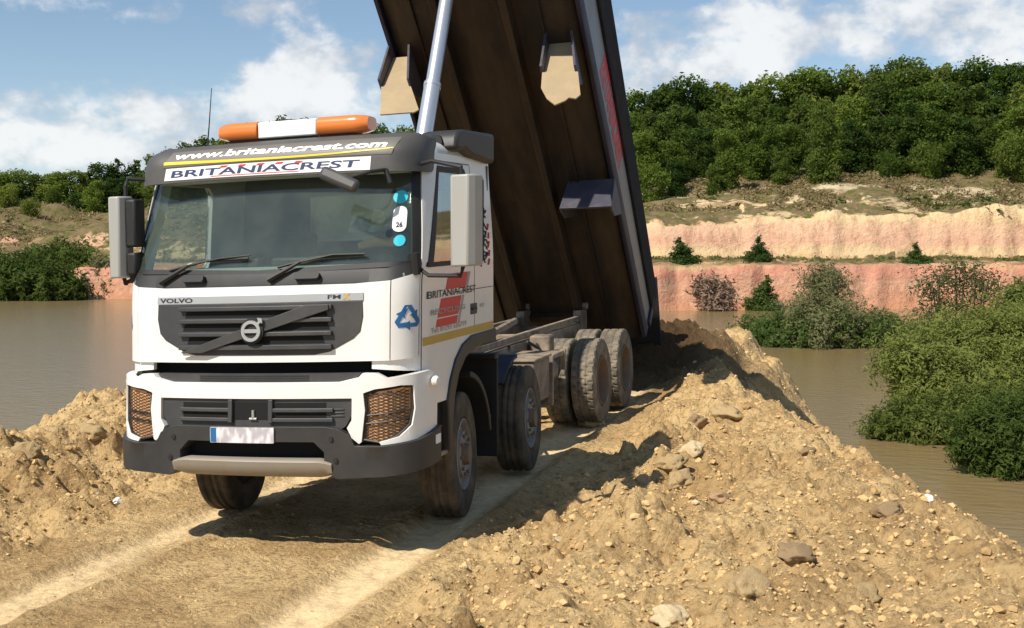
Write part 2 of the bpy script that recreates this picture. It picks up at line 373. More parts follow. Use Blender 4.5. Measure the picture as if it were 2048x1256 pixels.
def finish(name, me, m, parent=None, smooth=30, bevel=0):
    me.materials.append(m if not isinstance(m, str) else M[m])
    if smooth:
        me.polygons.foreach_set('use_smooth', [True] * len(me.polygons)); me.set_sharp_from_angle(angle=R(smooth))
    o = bpy.data.objects.new(name, me); COL.objects.link(o)
    if parent is not None: o.parent = parent
    if bevel:
        b = o.modifiers.new('bevel', 'BEVEL'); b.width = bevel; b.segments = 2; b.limit_method = 'ANGLE'; b.angle_limit = R(40)
    return o
def text2d(s, size=1., bold=0., shear=0., spacing=1.):
    c = bpy.data.curves.new('lettering', 'FONT'); c.body = s; c.size = size; c.offset = bold; c.shear = shear; c.space_character = spacing; c.resolution_u = 3
    o = bpy.data.objects.new('lettering_tmp', c); me = o.to_mesh()
    vs = [(v.co.x, v.co.y) for v in me.vertices]; fs = [tuple(p.vertices) for p in me.polygons]
    o.to_mesh_clear(); bpy.data.objects.remove(o); bpy.data.curves.remove(c)
    xs = [v[0] for v in vs]; x0, x1 = min(xs), max(xs)
    return [((x - x0), y) for x, y in vs], fs, x1 - x0

# ================================================================== TIPPER TRUCK
RW = Matrix(((0.99949317, -0.00254044, -0.03173251), (0.00175528, 0.99969221, -0.02474672), (0.03178561, 0.02467848, 0.99919))).to_4x4()
truck = empty('tipper_truck'); truck.matrix_world = RW
tag(truck, 'white eight-wheel tipper truck with its rusty brown body raised high to tip soil', 'truck')

def sstep(x, a, b):
    t = min(max((x - a) / (b - a), 0.), 1.); return t * t * (3 - 2 * t)
def lerp_tab(x, tab):
    if x <= tab[0][0]: return tab[0][1]
    for (a, u), (b, v) in zip(tab, tab[1:]):
        if x <= b: return u + (v - u) * (x - a) / (b - a)
    return tab[-1][1]
def lean(p):   # the cab sits a little crooked on its mounts
    return (p[0] + .04 * (p[2] - .9), p[1], p[2])
FY = [(0, -.02), (1.0, -.02), (1.45, .0), (1.9, .015), (2.05, .03), (2.10, .05), (2.87, .34), (3.0, .42), (3.2, .55)]
def S0(a, z):
    s = 1 if a >= 0 else -1; q = abs(a)
    if q <= .93: x, y = q, .07 * (q / .93) ** 2
    elif q <= 1.36:
        t = (q - .93) / .43; th = t * math.pi / 2; e = .82
        x = .93 + .315 * math.sin(th) ** e; y = .07 + .36 * (1 - math.cos(th) ** e) if math.cos(th) > 0 else .43
    else: x, y = 1.245, .43 + (q - 1.36)
    w = 1 - sstep(q, .95, 2.2)
    y += lerp_tab(z, FY) * w
    x -= .05 * sstep(z, 2.1, 3.1) * (x / 1.245) + .02 * (1 - sstep(z, .9, 1.5)) * 0
    return Vector((s * x, y, z))
def S(a, z, off=0.):
    p = S0(a, z)
    if off:
        e = .01
        du = S0(a + e, z) - S0(a - e, z); dv = S0(a, z + e) - S0(a, z - e)
        n = du.cross(dv); n = -n if n.dot(Vector((p.x, p.y - 1.1, 0))) < 0 else n
        p = p + n.normalized() * off
    return p
def ay(y): return y + .93     # a-coordinate of a point at depth y on the side
def shell(polys, off0, off1, cut=.05, fn=S, cutz=.12):
    """polys: list of loops (outer, then holes) in (a,z); a plate that follows the cab skin"""
    bm = bmesh.new(); ed = []
    for lp in polys:
        vs = [bm.verts.new((p[0], 0, p[1])) for p in lp]
        ed += [bm.edges.new((vs[i], vs[(i + 1) % len(vs)])) for i in range(len(vs))]
    if len(polys) == 1: bmesh.ops.contextual_create(bm, geom=ed)
    else: bmesh.ops.triangle_fill(bm, use_beauty=True, use_dissolve=False, edges=ed, normal=(0, -1, 0))
    us = [v.co.x for v in bm.verts]; zs = [v.co.z for v in bm.verts]
    def cuts(lo, hi, st, ax):
        k = math.ceil(lo / st) * st
        while k < hi:
            co = (k, 0, 0) if ax == 0 else (0, 0, k); no = (1, 0, 0) if ax == 0 else (0, 0, 1)
            bmesh.ops.bisect_plane(bm, geom=bm.verts[:] + bm.edges[:] + bm.faces[:], dist=1e-5, plane_co=co, plane_no=no); k += st
    cuts(min(us) + 1e-4, max(us) - 1e-4, cut, 0); cuts(min(zs) + 1e-4, max(zs) - 1e-4, cutz, 1)
    bm.verts.index_update(); V = [(v.co.x, v.co.z) for v in bm.verts]; n = len(V)
    mb = MB(); vs = [fn(a, z, off1) for a, z in V] + [fn(a, z, off0) for a, z in V]
    fs = [tuple(v.index for v in f.verts) for f in bm.faces]
    allf = fs + [tuple(i + n for i in f[::-1]) for f in fs]
    for e in bm.edges:
        if len(e.link_faces) == 1: i, j = e.verts[0].index, e.verts[1].index; allf.append((i, j, j + n, i + n))
    bm.free(); return mb.add([tuple(v) for v in vs], allf)
def rect(a0, a1, z0, z1): return [(a0, z0), (a1, z0), (a1, z1), (a0, z1)]
def rrect(a0, a1, z0, z1, r, n=4):
    o = []
    for cx, cz, q in ((a1 - r, z0 + r, -90), (a1 - r, z1 - r, 0), (a0 + r, z1 - r, 90), (a0 + r, z0 + r, 180)):
        for k in range(n + 1): t = R(q + 90 * k / n); o.append((cx + r * math.cos(t), cz + r * math.sin(t)))
    return o
def txt(mb, s, a0, z0, width, height, off=.006, bold=.02, shear=0., fn=S, flip=False, ctr=False, slope=0.):
    vs, fs, w = text2d(s, 1., bold, shear); kx = width / w; ky = height / .7
    mb.add([tuple(fn(a0 + x * kx, z0 + y * ky + slope * x * kx, off)) for x, y in vs], fs)
def P(mb, name, m, parent=truck, smooth=30, bevel=0): return mb.build(name, m, parent, smooth, bevel, xf=lean)

# --- cab shell: sides, A pillars, rear wall, roof
cab = None
side = [(1.26, 1.08), (1.30, 1.08), (ay(.80), 1.07), (ay(.86), 1.22), (ay(.98), 1.37), (ay(1.15), 1.475), (ay(1.38), 1.53), (ay(1.98), 1.535), (ay(1.98), 3.0), (1.26, 3.0)]
win = [(1.36, 2.16), (ay(1.32), 2.16), (ay(1.36), 2.22), (ay(1.36), 2.80), (ay(1.30), 2.86), (1.42, 2.86)]
mb = MB()
for s in (1, -1):
    mb2 = shell([[(a * s, z) for a, z in side], [(a * s, z) for a, z in win]], -.05, 0., cut=.08)
    mb.add(mb2.v, mb2.f)
    # side of the corner below the windscreen is white too
# header above the windscreen and the roof skin
mb2 = shell([rect(-1.26, 1.26, 2.86, 3.0)], -.05, 0.); mb.add(mb2.v, mb2.f)
loops = []
aa = [i * .06 for i in range(0, 49)]
def plan(zb, inset, z):
    pts = []
    for a in [-x for x in aa[::-1]] + aa[1:]:
        p = S0(a, zb); pts.append(p)
    pts = [p for p in pts]; c = Vector((0, 1.15, 0))
    out = []
    for p in pts:
        d = Vector((p.x - c.x, p.y - c.y, 0)); k = 1 - inset / d.length
        out.append(Vector((c.x + d.x * k, c.y + d.y * k, z)))
    return out
levels = [(2.99, 0, 2.99), (3.04, .015, 3.04), (3.08, .05, 3.08), (3.11, .11, 3.11), (3.135, .25, 3.13), (3.15, .6, 3.15)]
rl = [plan(a, b, c) for a, b, c in levels]; vs = [p for l in rl for p in l]; n = len(rl[0])
fs = [(i * n + k, i * n + (k + 1) % n, (i + 1) * n + (k + 1) % n, (i + 1) * n + k) for i in range(len(rl) - 1) for k in range(n)]
fs.append(tuple(range((len(rl) - 1) * n, len(rl) * n)))
mb.add(vs, fs)
def rearf(x, z, d): return (x, 1.98 + d, z)
bm_rear = shell([rect(-1.2, 1.2, 1.50, 3.0), rrect(-.45, .75, 2.38, 2.76, .05)], -.04, 0., cut=.3, fn=lambda a, z, d: Vector((a, 1.97 + d, z)))
mb.add(bm_rear.v, bm_rear.f)
cab = P(mb, 'cab_shell', 'white')
mb = MB(); mb2 = shell([rrect(-.45, .75, 2.38, 2.76, .05)], -.025, -.015, cut=.3, fn=lambda a, z, d: Vector((a, 1.97 + d, z))); P(mb2, 'rear_window', 'rglass')

# --- upper white front panel, corner panels
top = [(1.03, 2.045), (.8, 2.03), (0, 2.03), (-.8, 2.03), (-1.03, 2.045)]
P(shell([[(-1.03, 1.46), (1.03, 1.46)] + top], -.03, .012), 'front_panel', 'white')
for s in (1, -1):
    cp = [(1.036, 1.46), (1.235, 1.47), (1.245, 2.10), (1.15, 2.075), (1.036, 2.046)]
    P(shell([[(a * s, z) for a, z in cp]], -.03, .010), 'corner_panel', 'white')
# seams and the lower white of the cab front below the panels
# dark cowl under the windscreen
cow = [(-1.245, 2.10), (-1.15, 2.077), (-1.03, 2.048), (-.8, 2.033), (.8, 2.033), (1.03, 2.048), (1.15, 2.077), (1.245, 2.10), (1.33, 2.20), (1.25, 2.19), (1.0, 2.135), (0, 2.12), (-1.0, 2.135), (-1.25, 2.19), (-1.33, 2.20)]
P(shell([cow], -.03, .006), 'windscreen_cowl', 'dplastic')
# windscreen + black frame
wsf_o = [(-1.25, 2.15), (0, 2.118), (1.25, 2.15), (1.18, 2.92), (-1.18, 2.92)]
wsf_i = [(-1.17, 2.185), (0, 2.15), (1.17, 2.185), (1.11, 2.88), (-1.11, 2.88)]
P(shell([wsf_o, wsf_i], -.03, .0), 'windscreen_frame', 'black')
ws = P(shell([[(a * 1.005, z) for a, z in wsf_i]], -.012, -.006, cut=.06), 'windscreen', 'glass')
for s in (1, -1):   # a-pillar outer faces: dark inner strip, white outer strip
    P(shell([[(1.255 * s, 2.12), (1.345 * s, 2.20), (1.385 * s, 2.93), (1.19 * s, 2.93)]], -.03, .008), 'pillar', 'white')
    P(shell([[(1.31 * s, 2.13), (1.375 * s, 2.14), (1.44 * s, 2.90), (1.37 * s, 2.90)]], .0, .014), 'pillar_seal', 'black')
    g = [(a * s, z) for a, z in win]
    P(shell([g], -.03, -.02, cut=.1), 'side_window', 'sglass')
    go = [(1.335 * s, 2.125), (ay(1.35) * s, 2.125), (ay(1.40) * s, 2.2), (ay(1.40) * s, 2.83), (ay(1.33) * s, 2.90), (1.39 * s, 2.90)]
    P(shell([go, g], -.02, .006, cut=.1), 'window_seal', 'black')
    # door seams
    mb = MB()
    for y0, z0, z1 in ((.345, 1.10, 2.12), (1.475, 1.56, 2.93)):
        m2 = shell([[((ay(y0) - .004) * s, z0), ((ay(y0) + .004) * s, z0), ((ay(y0) + .004) * s, z1), ((ay(y0) - .004) * s, z1)]], 0, .0015, cut=.3); mb.add(m2.v, m2.f)
    m2 = shell([rect(*(sorted((ay(.345) * s, ay(1.475) * s))), 2.935, 2.943)], 0, .0015, cut=.3); mb.add(m2.v, m2.f)
    m2 = shell([rect(*(sorted((ay(1.0) * s, ay(1.96) * s))), 1.905, 1.911)], 0, .0015, cut=.3)
    if s > 0: mb.add(m2.v, m2.f)
    P(mb, 'door_seam', 'dplastic')
    # handle recess on the door
    hd = P(shell([rrect(*sorted((ay(1.37) * s, ay(1.53) * s)), 1.70, 1.79, .012)], 0, .004, cut=.1), 'door_handle', 'dplastic')
    P(shell([rect(*sorted((ay(1.39) * s, ay(1.51) * s)), 1.735, 1.755)], .004, .014, cut=.1), 'handle_grip', 'black', hd)
    P(shell([rect(*sorted((ay(.36) * s, ay(1.965) * s)), 1.54, 1.603)], 0, .003, cut=.1), 'side_stripe', 'gold')

# --- grille
gp = [(-.86, 1.905), (-.865, 1.79), (-.84, 1.68), (-.79, 1.63), (-.60, 1.535), (-.5, 1.513), (.5, 1.513), (.62, 1.535), (.80, 1.63), (.85, 1.68), (.87, 1.79), (.865, 1.905)]
gr = P(shell([gp], .0, .018), 'grille', 'gplastic', bevel=.004)
mb = MB()
for z0, z1, l, r in ((1.80, 1.865, -.60, .60), (1.70, 1.755, -.62, .62), (1.60, 1.655, -.58, .58)):
    m2 = shell([[(l, z0), (r, z0), (r - .02, z1), (l + .02, z1)]], .017, .020); mb.add(m2.v, m2.f)
P(mb, 'grille_slot', 'void', gr)
mb = MB()
for z in (1.868, 1.775, 1.675, 1.575):
    m2 = shell([rect(-.64, .64, z - .018, z + .016)], .018, .050); mb.add(m2.v, m2.f)
P(mb, 'grille_bar', 'gplastic', gr, bevel=.006)
P(shell([[(-.62, 1.535), (-.42, 1.535), (.62, 1.845), (.62, 1.885), (.44, 1.885)]], .045, .062), 'diagonal_bar', 'gplastic', gr, bevel=.005)
strip = P(shell([rect(-.865, .87, 1.907, 1.962)], .01, .02), 'trim_strip', 'silver')
mb = MB(); txt(mb, 'VOLVO', -.84, 1.918, .31, .033, .0215, .03); P(mb, 'lettering', 'blktxt', strip)
mb = MB(); txt(mb, 'FM', .60, 1.922, .10, .03, .0215, .02); P(mb, 'lettering', 'blktxt', strip)
mb = MB(); txt(mb, 'X', .715, 1.917, .06, .042, .0225, .05); P(mb, 'lettering', 'gold', strip)
# emblem: ring, arrow and name bar
def ringmb(cx, cz, r0, r1, d0, d1, n=36):
    mb = MB(); vs = []
    for k in range(n):
        q = 2 * math.pi * k / n
        for r, d in ((r0, d0), (r0, d1), (r1, d1), (r1, d0)): vs.append(S(cx + r * math.cos(q), cz + r * math.sin(q), d))
    fs = [(k * 4 + j, k * 4 + (j + 1) % 4, ((k + 1) % n) * 4 + (j + 1) % 4, ((k + 1) % n) * 4 + j) for k in range(n) for j in range(4)]
    return mb.add(vs, fs)
em = P(ringmb(.02, 1.70, .001, .096, .05, .075), 'emblem', 'black')
e2 = ringmb(.02, 1.70, .055, .079, .075, .092); m2 = shell([[(.068, 1.758), (.084, 1.774), (.074, 1.798), (.112, 1.792), (.114, 1.756), (.100, 1.764), (.084, 1.746)]], .075, .092); e2.add(m2.v, m2.f)
m2 = shell([rect(-.038, .078, 1.686, 1.714)], .075, .09); e2.add(m2.v, m2.f)
P(e2, 'emblem_ring', 'silver', em)

# --- gap, bumper
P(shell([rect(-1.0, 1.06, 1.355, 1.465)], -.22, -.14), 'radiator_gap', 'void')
P(shell([rect(-1.34, 1.34, .70, 1.47)], -.30, -.25), 'inner_front_frame', 'black')
for s in (1, -1): P(shell([[(.93 * s, 1.40), (1.30 * s, 1.36), (1.40 * s, 1.10), (1.40 * s, 1.49), (.93 * s, 1.46)]], -.05, -.01), 'lower_corner', 'white')
bump_top = [(-1.02, 1.30), (-.80, 1.312), (.80, 1.312), (1.02, 1.30)]
P(shell([[(-.80, 1.305), (.80, 1.305), (.86, 1.375), (-.86, 1.375)]], -.06, .02), 'bumper_shelf', 'gplastic')
mb = MB()
for z in (1.325, 1.342, 1.359): m2 = shell([rect(-.46, .46, z - .005, z + .004)], .02, .023); mb.add(m2.v, m2.f)
P(mb, 'shelf_louvre', 'black')
# white bumper: cross bar, two shoulders with legs beside the lamps
BO = .055
w = [(-.80, 1.19), (.80, 1.19), (.80, 1.03), (.765, .975), (.80, .90), (.855, .855), (.875, .87), (.90, 1.10), (.885, 1.225), (.96, 1.255), (1.10, 1.277), (1.175, 1.270), (1.187, 1.1), (1.168, .98), (1.09, .905), (.98, .87), (.99, .845), (1.2, .87), (1.39, .93), (1.40, 1.32), (1.30, 1.365), (1.02, 1.335), (.96, 1.372), (.88, 1.375), (.85, 1.345), (.70, 1.312)]
w = w + [(-.70, 1.312), (-.85, 1.345), (-.88, 1.375), (-.96, 1.372), (-1.02, 1.335), (-1.30, 1.365), (-1.40, 1.32), (-1.40, .93), (-1.2, .87), (-.99, .845), (-.98, .87), (-1.09, .905), (-1.168, .98), (-1.187, 1.1), (-1.175, 1.270), (-1.10, 1.277), (-.96, 1.255), (-.885, 1.225), (-.90, 1.10), (-.875, .87), (-.855, .855), (-.80, .90), (-.765, .975), (-.80, 1.03)]
bumper = P(shell([w], -.02, BO), 'bumper', 'white', bevel=.012)
# lamp washer bumps on the white legs
for s in (1, -1):
    mb = MB(); c = S(1.335 * s, 1.275, BO); mb.tube([c - Vector((0, .02, 0)), c + Vector((.03 * s, -.03, 0)), c + Vector((.055 * s, -.035, 0))], [.03, .045, .03], 12)
    P(mb, 'washer_cover', 'white', bumper)
    # headlamp: amber-brown bowl behind a guard mesh
    hl = [(.885, .885), (.985, .862), (1.08, .905), (1.16, .985), (1.18, 1.1), (1.172, 1.266), (.90, 1.225), (.91, 1.10)]
    hl = [(a * s, z) for a, z in hl]
    lamp = P(shell([hl], -.06, .015), 'headlight', 'amberglass')
    mb = MB()
    for k in range(-14, 26):
        for sg in (1, -1):
            pts = []
            for i in range(0, 12):
                a = .885 + .027 * i; z = .86 + .0235 * k + sg * .0235 * i * .5 + (.2 if sg < 0 else 0)
                lo = .885 - (a - .885) * .1 if a < .985 else .862 + (a - .985) * .40
                hi = 1.225 + (a - .9) * .1
                if lo < z < hi and a < 1.18: pts.append(S(a * s, z, .030))
                elif pts: break
            if len(pts) > 1: mb.tube(pts, .0032, 4, False)
    for z in (1.0, 1.06): mb.tube([S(a * s, z + (a - .9) * .12, .032) for a in (.90, .97, 1.04, 1.1, 1.16)], .007, 5)
    mb.tube([S(a, z, .032) for a, z in hl] + [S(*hl[0], .032)], .011, 6)
    P(mb, 'guard_mesh', 'mesh', lamp)
# lower grille
lg = [(-.79, 1.188), (-.79, 1.06), (-.75, .985), (-.70, .955), (.70, .955), (.75, .985), (.79, 1.06), (.79, 1.188)]
lgr = P(shell([lg], -.02, .035), 'lower_grille', 'gplastic')
mb = MB()
for l, r in ((-.60, -.20), (.20, .60)):
    for z0, z1 in ((1.125, 1.16), (1.05, 1.085)):
        m2 = shell([rect(l, r, z0, z1)], .034, .038); mb.add(m2.v, m2.f)
m2 = shell([rect(-.145, .145, 1.035, 1.165)], .034, .039); mb.add(m2.v, m2.f)
P(mb, 'grille_slot', 'void', lgr)
mb = MB()
for l, r in ((-.62, -.18), (.18, .66)):
    for z in (1.105, 1.032): m2 = shell([rect(l, r, z - .015, z + .015)], .035, .06); mb.add(m2.v, m2.f)
for l, r in ((-.185, -.15), (.15, .185)): m2 = shell([rect(l, r, 1.01, 1.185)], .035, .065); mb.add(m2.v, m2.f)
for z in (1.06, 1.085, 1.11): m2 = shell([rect(.64, .74, z - .005, z + .005)], .035, .042); mb.add(m2.v, m2.f)
P(mb, 'grille_bar', 'gplastic', lgr, bevel=.005)
mb = MB(); c = S(.02, 1.07, .045); mb.tube([c - Vector((0, 0, .03)), c + Vector((0, 0, .035))], .012, 8); mb.tube([c + Vector((-.03, 0, -.03)), c + Vector((.03, 0, -.03))], .01, 8)
P(mb, 'tow_pin', 'silver', lgr)
# dark lower bumper: arch and wings
arch = [(-1.40, .66), (-1.0, .615), (-.70, .60), (-.60, .66), (-.60, .80), (-.52, .875), (.52, .875), (.60, .80), (.60, .66), (.70, .60), (1.0, .615), (1.40, .66), (1.40, .93), (1.2, .868), (.99, .842), (.83, .845), (.78, .93), (.70, .975), (.60, .99), (-.60, .99), (-.70, .975), (-.78, .93), (-.83, .845), (-.99, .842), (-1.2, .868), (-1.40, .93)]
lb = P(shell([arch], -.06, .085), 'lower_bumper', 'dplastic', bevel=.02)
P(shell([rect(-.62, .62, .68, .88)], -.10, -.04), 'bumper_opening', 'void', lb)
mb = MB()
for a, z in ((-.69, .74), (.69, .74), (-.655, .90), (.655, .90)):
    c = S(a, z, .086); mb.tube([c, c + Vector((0, -.01, 0))], .018, 10)
P(mb, 'bumper_bolt', 'black', lb)
P(shell([rrect(1.325, 1.385, .80, .87, .006)], .085, .088), 'bumper_sticker', 'whtxt', lb)
# skid plate
mb = MB(); nx = 24; vs = []; prof = [(.02, .748), (.088, .745), (.104, .728), (.100, .70), (.085, .635), (.03, .605), (-.08, .60)]
for i in range(nx + 1):
    a = -.66 + 1.32 * i / nx; k = 1 if abs(a) < .58 else 1 - (abs(a) - .58) / .08 * .35
    for d, z in prof: vs.append(S(a, .67 + (z - .67) * k, d))
m_ = len(prof)
mb.add(vs, [(i * m_ + j, (i + 1) * m_ + j, (i + 1) * m_ + j + 1, i * m_ + j + 1) for i in range(nx) for j in range(m_ - 1)] + [tuple(range(m_)), tuple(range(nx * m_, nx * m_ + m_))])
P(mb, 'skid_plate', 'skid', smooth=50)
# number plate
pl = P(shell([rrect(-.315, .215, .868, .985, .008)], .09, .10), 'number_plate', 'plate')
P(shell([rect(-.31, -.262, .872, .981)], .10, .1015), 'plate_band', 'blue', pl)

# --- lettering on the cab
def recycle(cx, cz, r, side):
    mb = MB()
    for k in range(3):
        t = R(90 + 120 * k)
        def q(u, v): return (cx + (u * math.cos(t - math.pi / 2) - v * math.sin(t - math.pi / 2)) * r, cz + (u * math.sin(t - math.pi / 2) + v * math.cos(t - math.pi / 2)) * r)
        m2 = shell([[q(*c_) for c_ in ((-.47, .29), (-.20, .76), (.20, .76), (.42, .38), (.57, .46), (.54, -.02), (.10, .16), (.23, .25), (.0, .58), (-.20, .14))]], 0, .0125, cut=.1); mb.add(m2.v, m2.f)
    return mb
P(recycle(1.155, 1.765, .125, 1), 'recycling_emblem', 'blue')
P(recycle(-1.20, 1.765, .105, 1), 'recycling_emblem', 'blue')
def bars(y0, z0, z1, w_, sl):
    return [(ay(y0), z0), (ay(y0 + w_), z0), (ay(y0 + w_ + sl * (z1 - z0)), z1), (ay(y0 + sl * (z1 - z0)), z1)]
logo = empty('door_lettering'); logo.parent = truck
mb = MB()
for z0, z1, y0 in ((1.94, 2.06, .775), (1.73, 1.875, .60), (1.66, 1.72, .56)):
    m2 = shell([bars(y0, z0, z1, .47, .55)], 0, .003, cut=.1); mb.add(m2.v, m2.f)
P(mb, 'red_bars', 'red', logo)
mb = MB()
for z0, z1, y0 in ((1.94, 2.06, 1.26), (1.66, 1.875, 1.055)):
    m2 = shell([bars(y0, z0, z1, .045, .55)], 0, .003, cut=.1); mb.add(m2.v, m2.f)
P(mb, 'shade_bars', 'grey', logo)
mb = MB(); txt(mb, 'BRITANIACREST', ay(.40), 1.888, 1.10, .055, .005, .008); P(mb, 'lettering', 'blktxt', logo)
mb = MB(); txt(mb, 'RECYCLING', ay(.45), 1.76, .78, .04, .0055, .02); P(mb, 'lettering', 'grey', logo)
mb = MB(); txt(mb, 'Tel: 01293 535719', ay(.46), 1.622, .80, .04, .005, .01); P(mb, 'lettering', 'grey', logo)
mb = MB(); txt(mb, '410', ay(1.60), 1.745, .11, .035, .005, .01); P(mb, 'lettering', 'grey', logo)
# upright black scroll on the rear side panel
mb = MB()
rr = random.Random(3)
for k in range(26):
    z = 2.12 + .74 * k / 26; y = 1.66 + .12 * rr.random()
    pts = [(ay(y + .05 * math.cos(t) * (1 + .3 * rr.random())), z + .03 * math.sin(t * 1.3 + k)) for t in (0, .9, 1.8, 2.7, 3.6)]
    mb.tube([S(a, zz, .004) for a, zz in pts], .0075, 4)
P(mb, 'scroll_lettering', 'blktxt')
mb = MB()
for k in range(5):
    z = 2.10 + .075 * k; mb.tube([S(ay(1.83 + .02 * (k % 2)), z, .004), S(ay(1.86), z + .05, .004)], .01, 4)
P(mb, 'scroll_accent', 'red')

# --- sun visor sign
def V(a, z, off=0.):   # outer face of the visor: hangs forward of the windscreen head
    y = lerp_tab(z, [(2.84, .205), (3.0, .225), (3.07, .27), (3.14, .36)])
    q = abs(a); s = 1 if a >= 0 else -1
    if q < .95: x = q; yy = y + .03 * (q / .95) ** 2
    else:
        t = min((q - .95) / .42, 1.); x = .95 + .27 * math.sin(t * math.pi / 2); yy = y + .03 + .30 * (1 - math.cos(t * math.pi / 2))
    return Vector((s * x, yy - off, z + .012 * (1 - (q / 1.3) ** 2)))
def visor_poly(a0, a1, z0, z1): return rect(a0, a1, z0, z1)
vis = P(shell([[(-1.20, 2.842), (1.34, 2.842), (1.40, 2.90), (1.40, 3.03), (1.34, 3.10), (1.15, 3.135), (-.95, 3.12), (-1.12, 3.06)]], -.07, 0., fn=V, cutz=.035), 'sun_visor', 'visor', smooth=50)
ban = P(shell([[(-.90, 2.862), (.86, 2.858), (.865, 2.958), (-.885, 2.955)]], .0, .004, fn=V), 'banner', 'whtxt', vis)
mb = MB(); txt(mb, 'BRITANIACREST', -.84, 2.884, 1.62, .052, .0055, .02, shear=.1, fn=V); P(mb, 'lettering', 'navy', ban)
m2 = shell([[(-.48, 2.87), (.28, 2.87), (.30, 2.876), (-.46, 2.876)]], .004, .0055, fn=V); P(m2, 'red_underline', 'red', ban)
mb = MB()
for k in range(5): m2 = shell([[(-.40 + .16 * k, 2.935), (-.34 + .16 * k, 2.935), (-.32 + .16 * k, 2.95), (-.38 + .16 * k, 2.95)]], .004, .0055, fn=V); mb.add(m2.v, m2.f)
P(mb, 'red_marks', 'red', ban)
up_ = P(shell([[(-.92, 2.965), (1.02, 2.97), (1.07, 3.10), (-.86, 3.085)]], .0, .003, fn=V, cutz=.03), 'upper_banner', 'visorp', vis)
mb = MB()
yl = [(-.91 + 1.94 * i / 24, 2.985 - .012 * math.sin(math.pi * i / 24) + .028 * (i / 24) ** 4) for i in range(25)]
m2 = shell([[(a, z) for a, z in yl] + [(a, z + .024 - .016 * (i / 24)) for i, (a, z) in reversed(list(enumerate(yl)))]], .003, .006, fn=V); P(m2, 'yellow_swoosh', 'yellow', up_)
mb = MB(); txt(mb, 'www.britaniacrest.com', -.82, 3.025, 1.80, .05, .006, .035, shear=.2, fn=V); P(mb, 'lettering', 'whtxt', up_)

# --- roof light bar
lbx, lby, lbz = .08, .50, 3.17
bar = MB(); bar.box((lbx + .02, lby, lbz - .025), (1.10, .16, .035)); bar.box((lbx - .35, lby + .02, lbz - .055), (.05, .1, .06)); bar.box((lbx + .42, lby + .02, lbz - .055), (.05, .1, .06))
bar = P(bar, 'light_bar', 'black', bevel=.005)
def lens(x0, x1, taper):
    mb = MB(); vs = []; n = 12; st = 8
    for i in range(st + 1):
        t = i / st; x = x0 + (x1 - x0) * t
        e = 1 - .28 * max(0, (abs(t - (1 if taper > 0 else 0)) < .3) and (1 - abs(t - (1 if taper > 0 else 0)) / .3)) ** 2
        for k in range(n):
            q = math.pi * 2 * k / n; c, s_ = math.cos(q), math.sin(q)
            vs.append((x, lby + .12 * e * (abs(c) ** .6) * (1 if c > 0 else -1), lbz + .062 + .072 * e * (abs(s_) ** .6) * (1 if s_ > 0 else -1)))
    mb.add(vs, [(i * n + k, i * n + (k + 1) % n, (i + 1) * n + (k + 1) % n, (i + 1) * n + k) for i in range(st) for k in range(n)] + [tuple(range(n)), tuple(range(st * n, st * n + n))])
    return mb
P(lens(lbx - .60, lbx - .25, -1), 'amber_beacon', 'orange', bar, smooth=60)
P(lens(lbx + .27, lbx + .68, 1), 'amber_beacon', 'orange', bar, smooth=60)
mb = MB(); mb.box((lbx + .01, lby, lbz + .058), (.50, .21, .125)); P(mb, 'centre_panel', 'whtxt', bar, bevel=.01)
mb = MB(); mb.tube([(.0, .9, 3.20), (.05, .82, 3.315), (-.16, .80, 3.34)], [.02, .025, .012], 8); P(mb, 'air_horn', 'black')
mb = MB(); mb.tube([(-.93, .9, 3.10), (-.90, .9, 3.35), (-.87, .9, 3.66)], [.008, .005, .003], 6); P(mb, 'antenna', 'black')
# air intake on the rear corner of the roof
mb = MB(); prof = [(.98, 3.04), (1.0, 3.13), (1.06, 3.185), (1.2, 3.21), (1.95, 3.225), (1.95, 2.97), (1.4, 3.0), (1.2, 3.05), (1.12, 3.03)]
mb.prism(prof, lambda u, v, d: (d, u, v), .92, 1.27); P(mb, 'air_intake', 'dplastic', smooth=40, bevel=.03)
mb = MB(); mb.tube([(1.09, .965, 3.10), (1.09, 1.03, 3.10)], .062, 16); P(mb, 'intake_mouth', 'black')

# --- mirrors
def mirror(s):
    root = empty('mirror'); root.parent = truck
    cx = 1.60 if s > 0 else -1.27
    if s > 0: pts = [(1.47, .30), (1.52, .16), (1.66, .13), (1.70, .18), (1.70, .36), (1.47, .40)]
    else: pts = [(-1.37, .20), (-1.35, .13), (-1.25, .12), (-1.225, .17), (-1.225, .28), (-1.35, .32)]
    mb = MB(); z0, z1 = (2.13, 2.79) if s > 0 else (2.12, 2.765)
    mb.prism(pts, lambda u, v, d: (u, v, d), z0, z1)
    P(mb, 'mirror_housing', 'mirror', root, smooth=20, bevel=.014)
    mb = MB()
    if s > 0: mb.box((1.585, .405, (z0 + z1) / 2), (.21, .02, .60))
    else: mb.box((-1.18, .24, 2.55), (.10, .14, .38)); mb.box((-1.18, .24, 2.23), (.09, .14, .18))
    P(mb, 'mirror_back', 'black', root, bevel=.02)
    mb = MB(); xo = 1.56 * s if s > 0 else -1.29; xi = 1.19 * s
    mb.tube([(xi, .42, 2.90), (xi + .12 * s, .34, 2.91), (xo, .28, 2.85), (xo, .28, z1)], .016, 8)
    mb.tube([(xi + .03 * s, .30, 2.12), (xi + .12 * s, .26, 2.07), (xo, .26, 2.06), (xo + .02 * s, .26, z0)], .016, 8)
    mb.tube([(xi + .02 * s, .24, 2.24), (xi + .02 * s, .26, 2.08)], .035, 8)
    nn_ = 0
    for q in mb.islands(): P(q, 'mirror_arm', 'black', root)
mirror(1); mirror(-1)
mb = MB()   # kerb mirror above the windscreen, on its arm
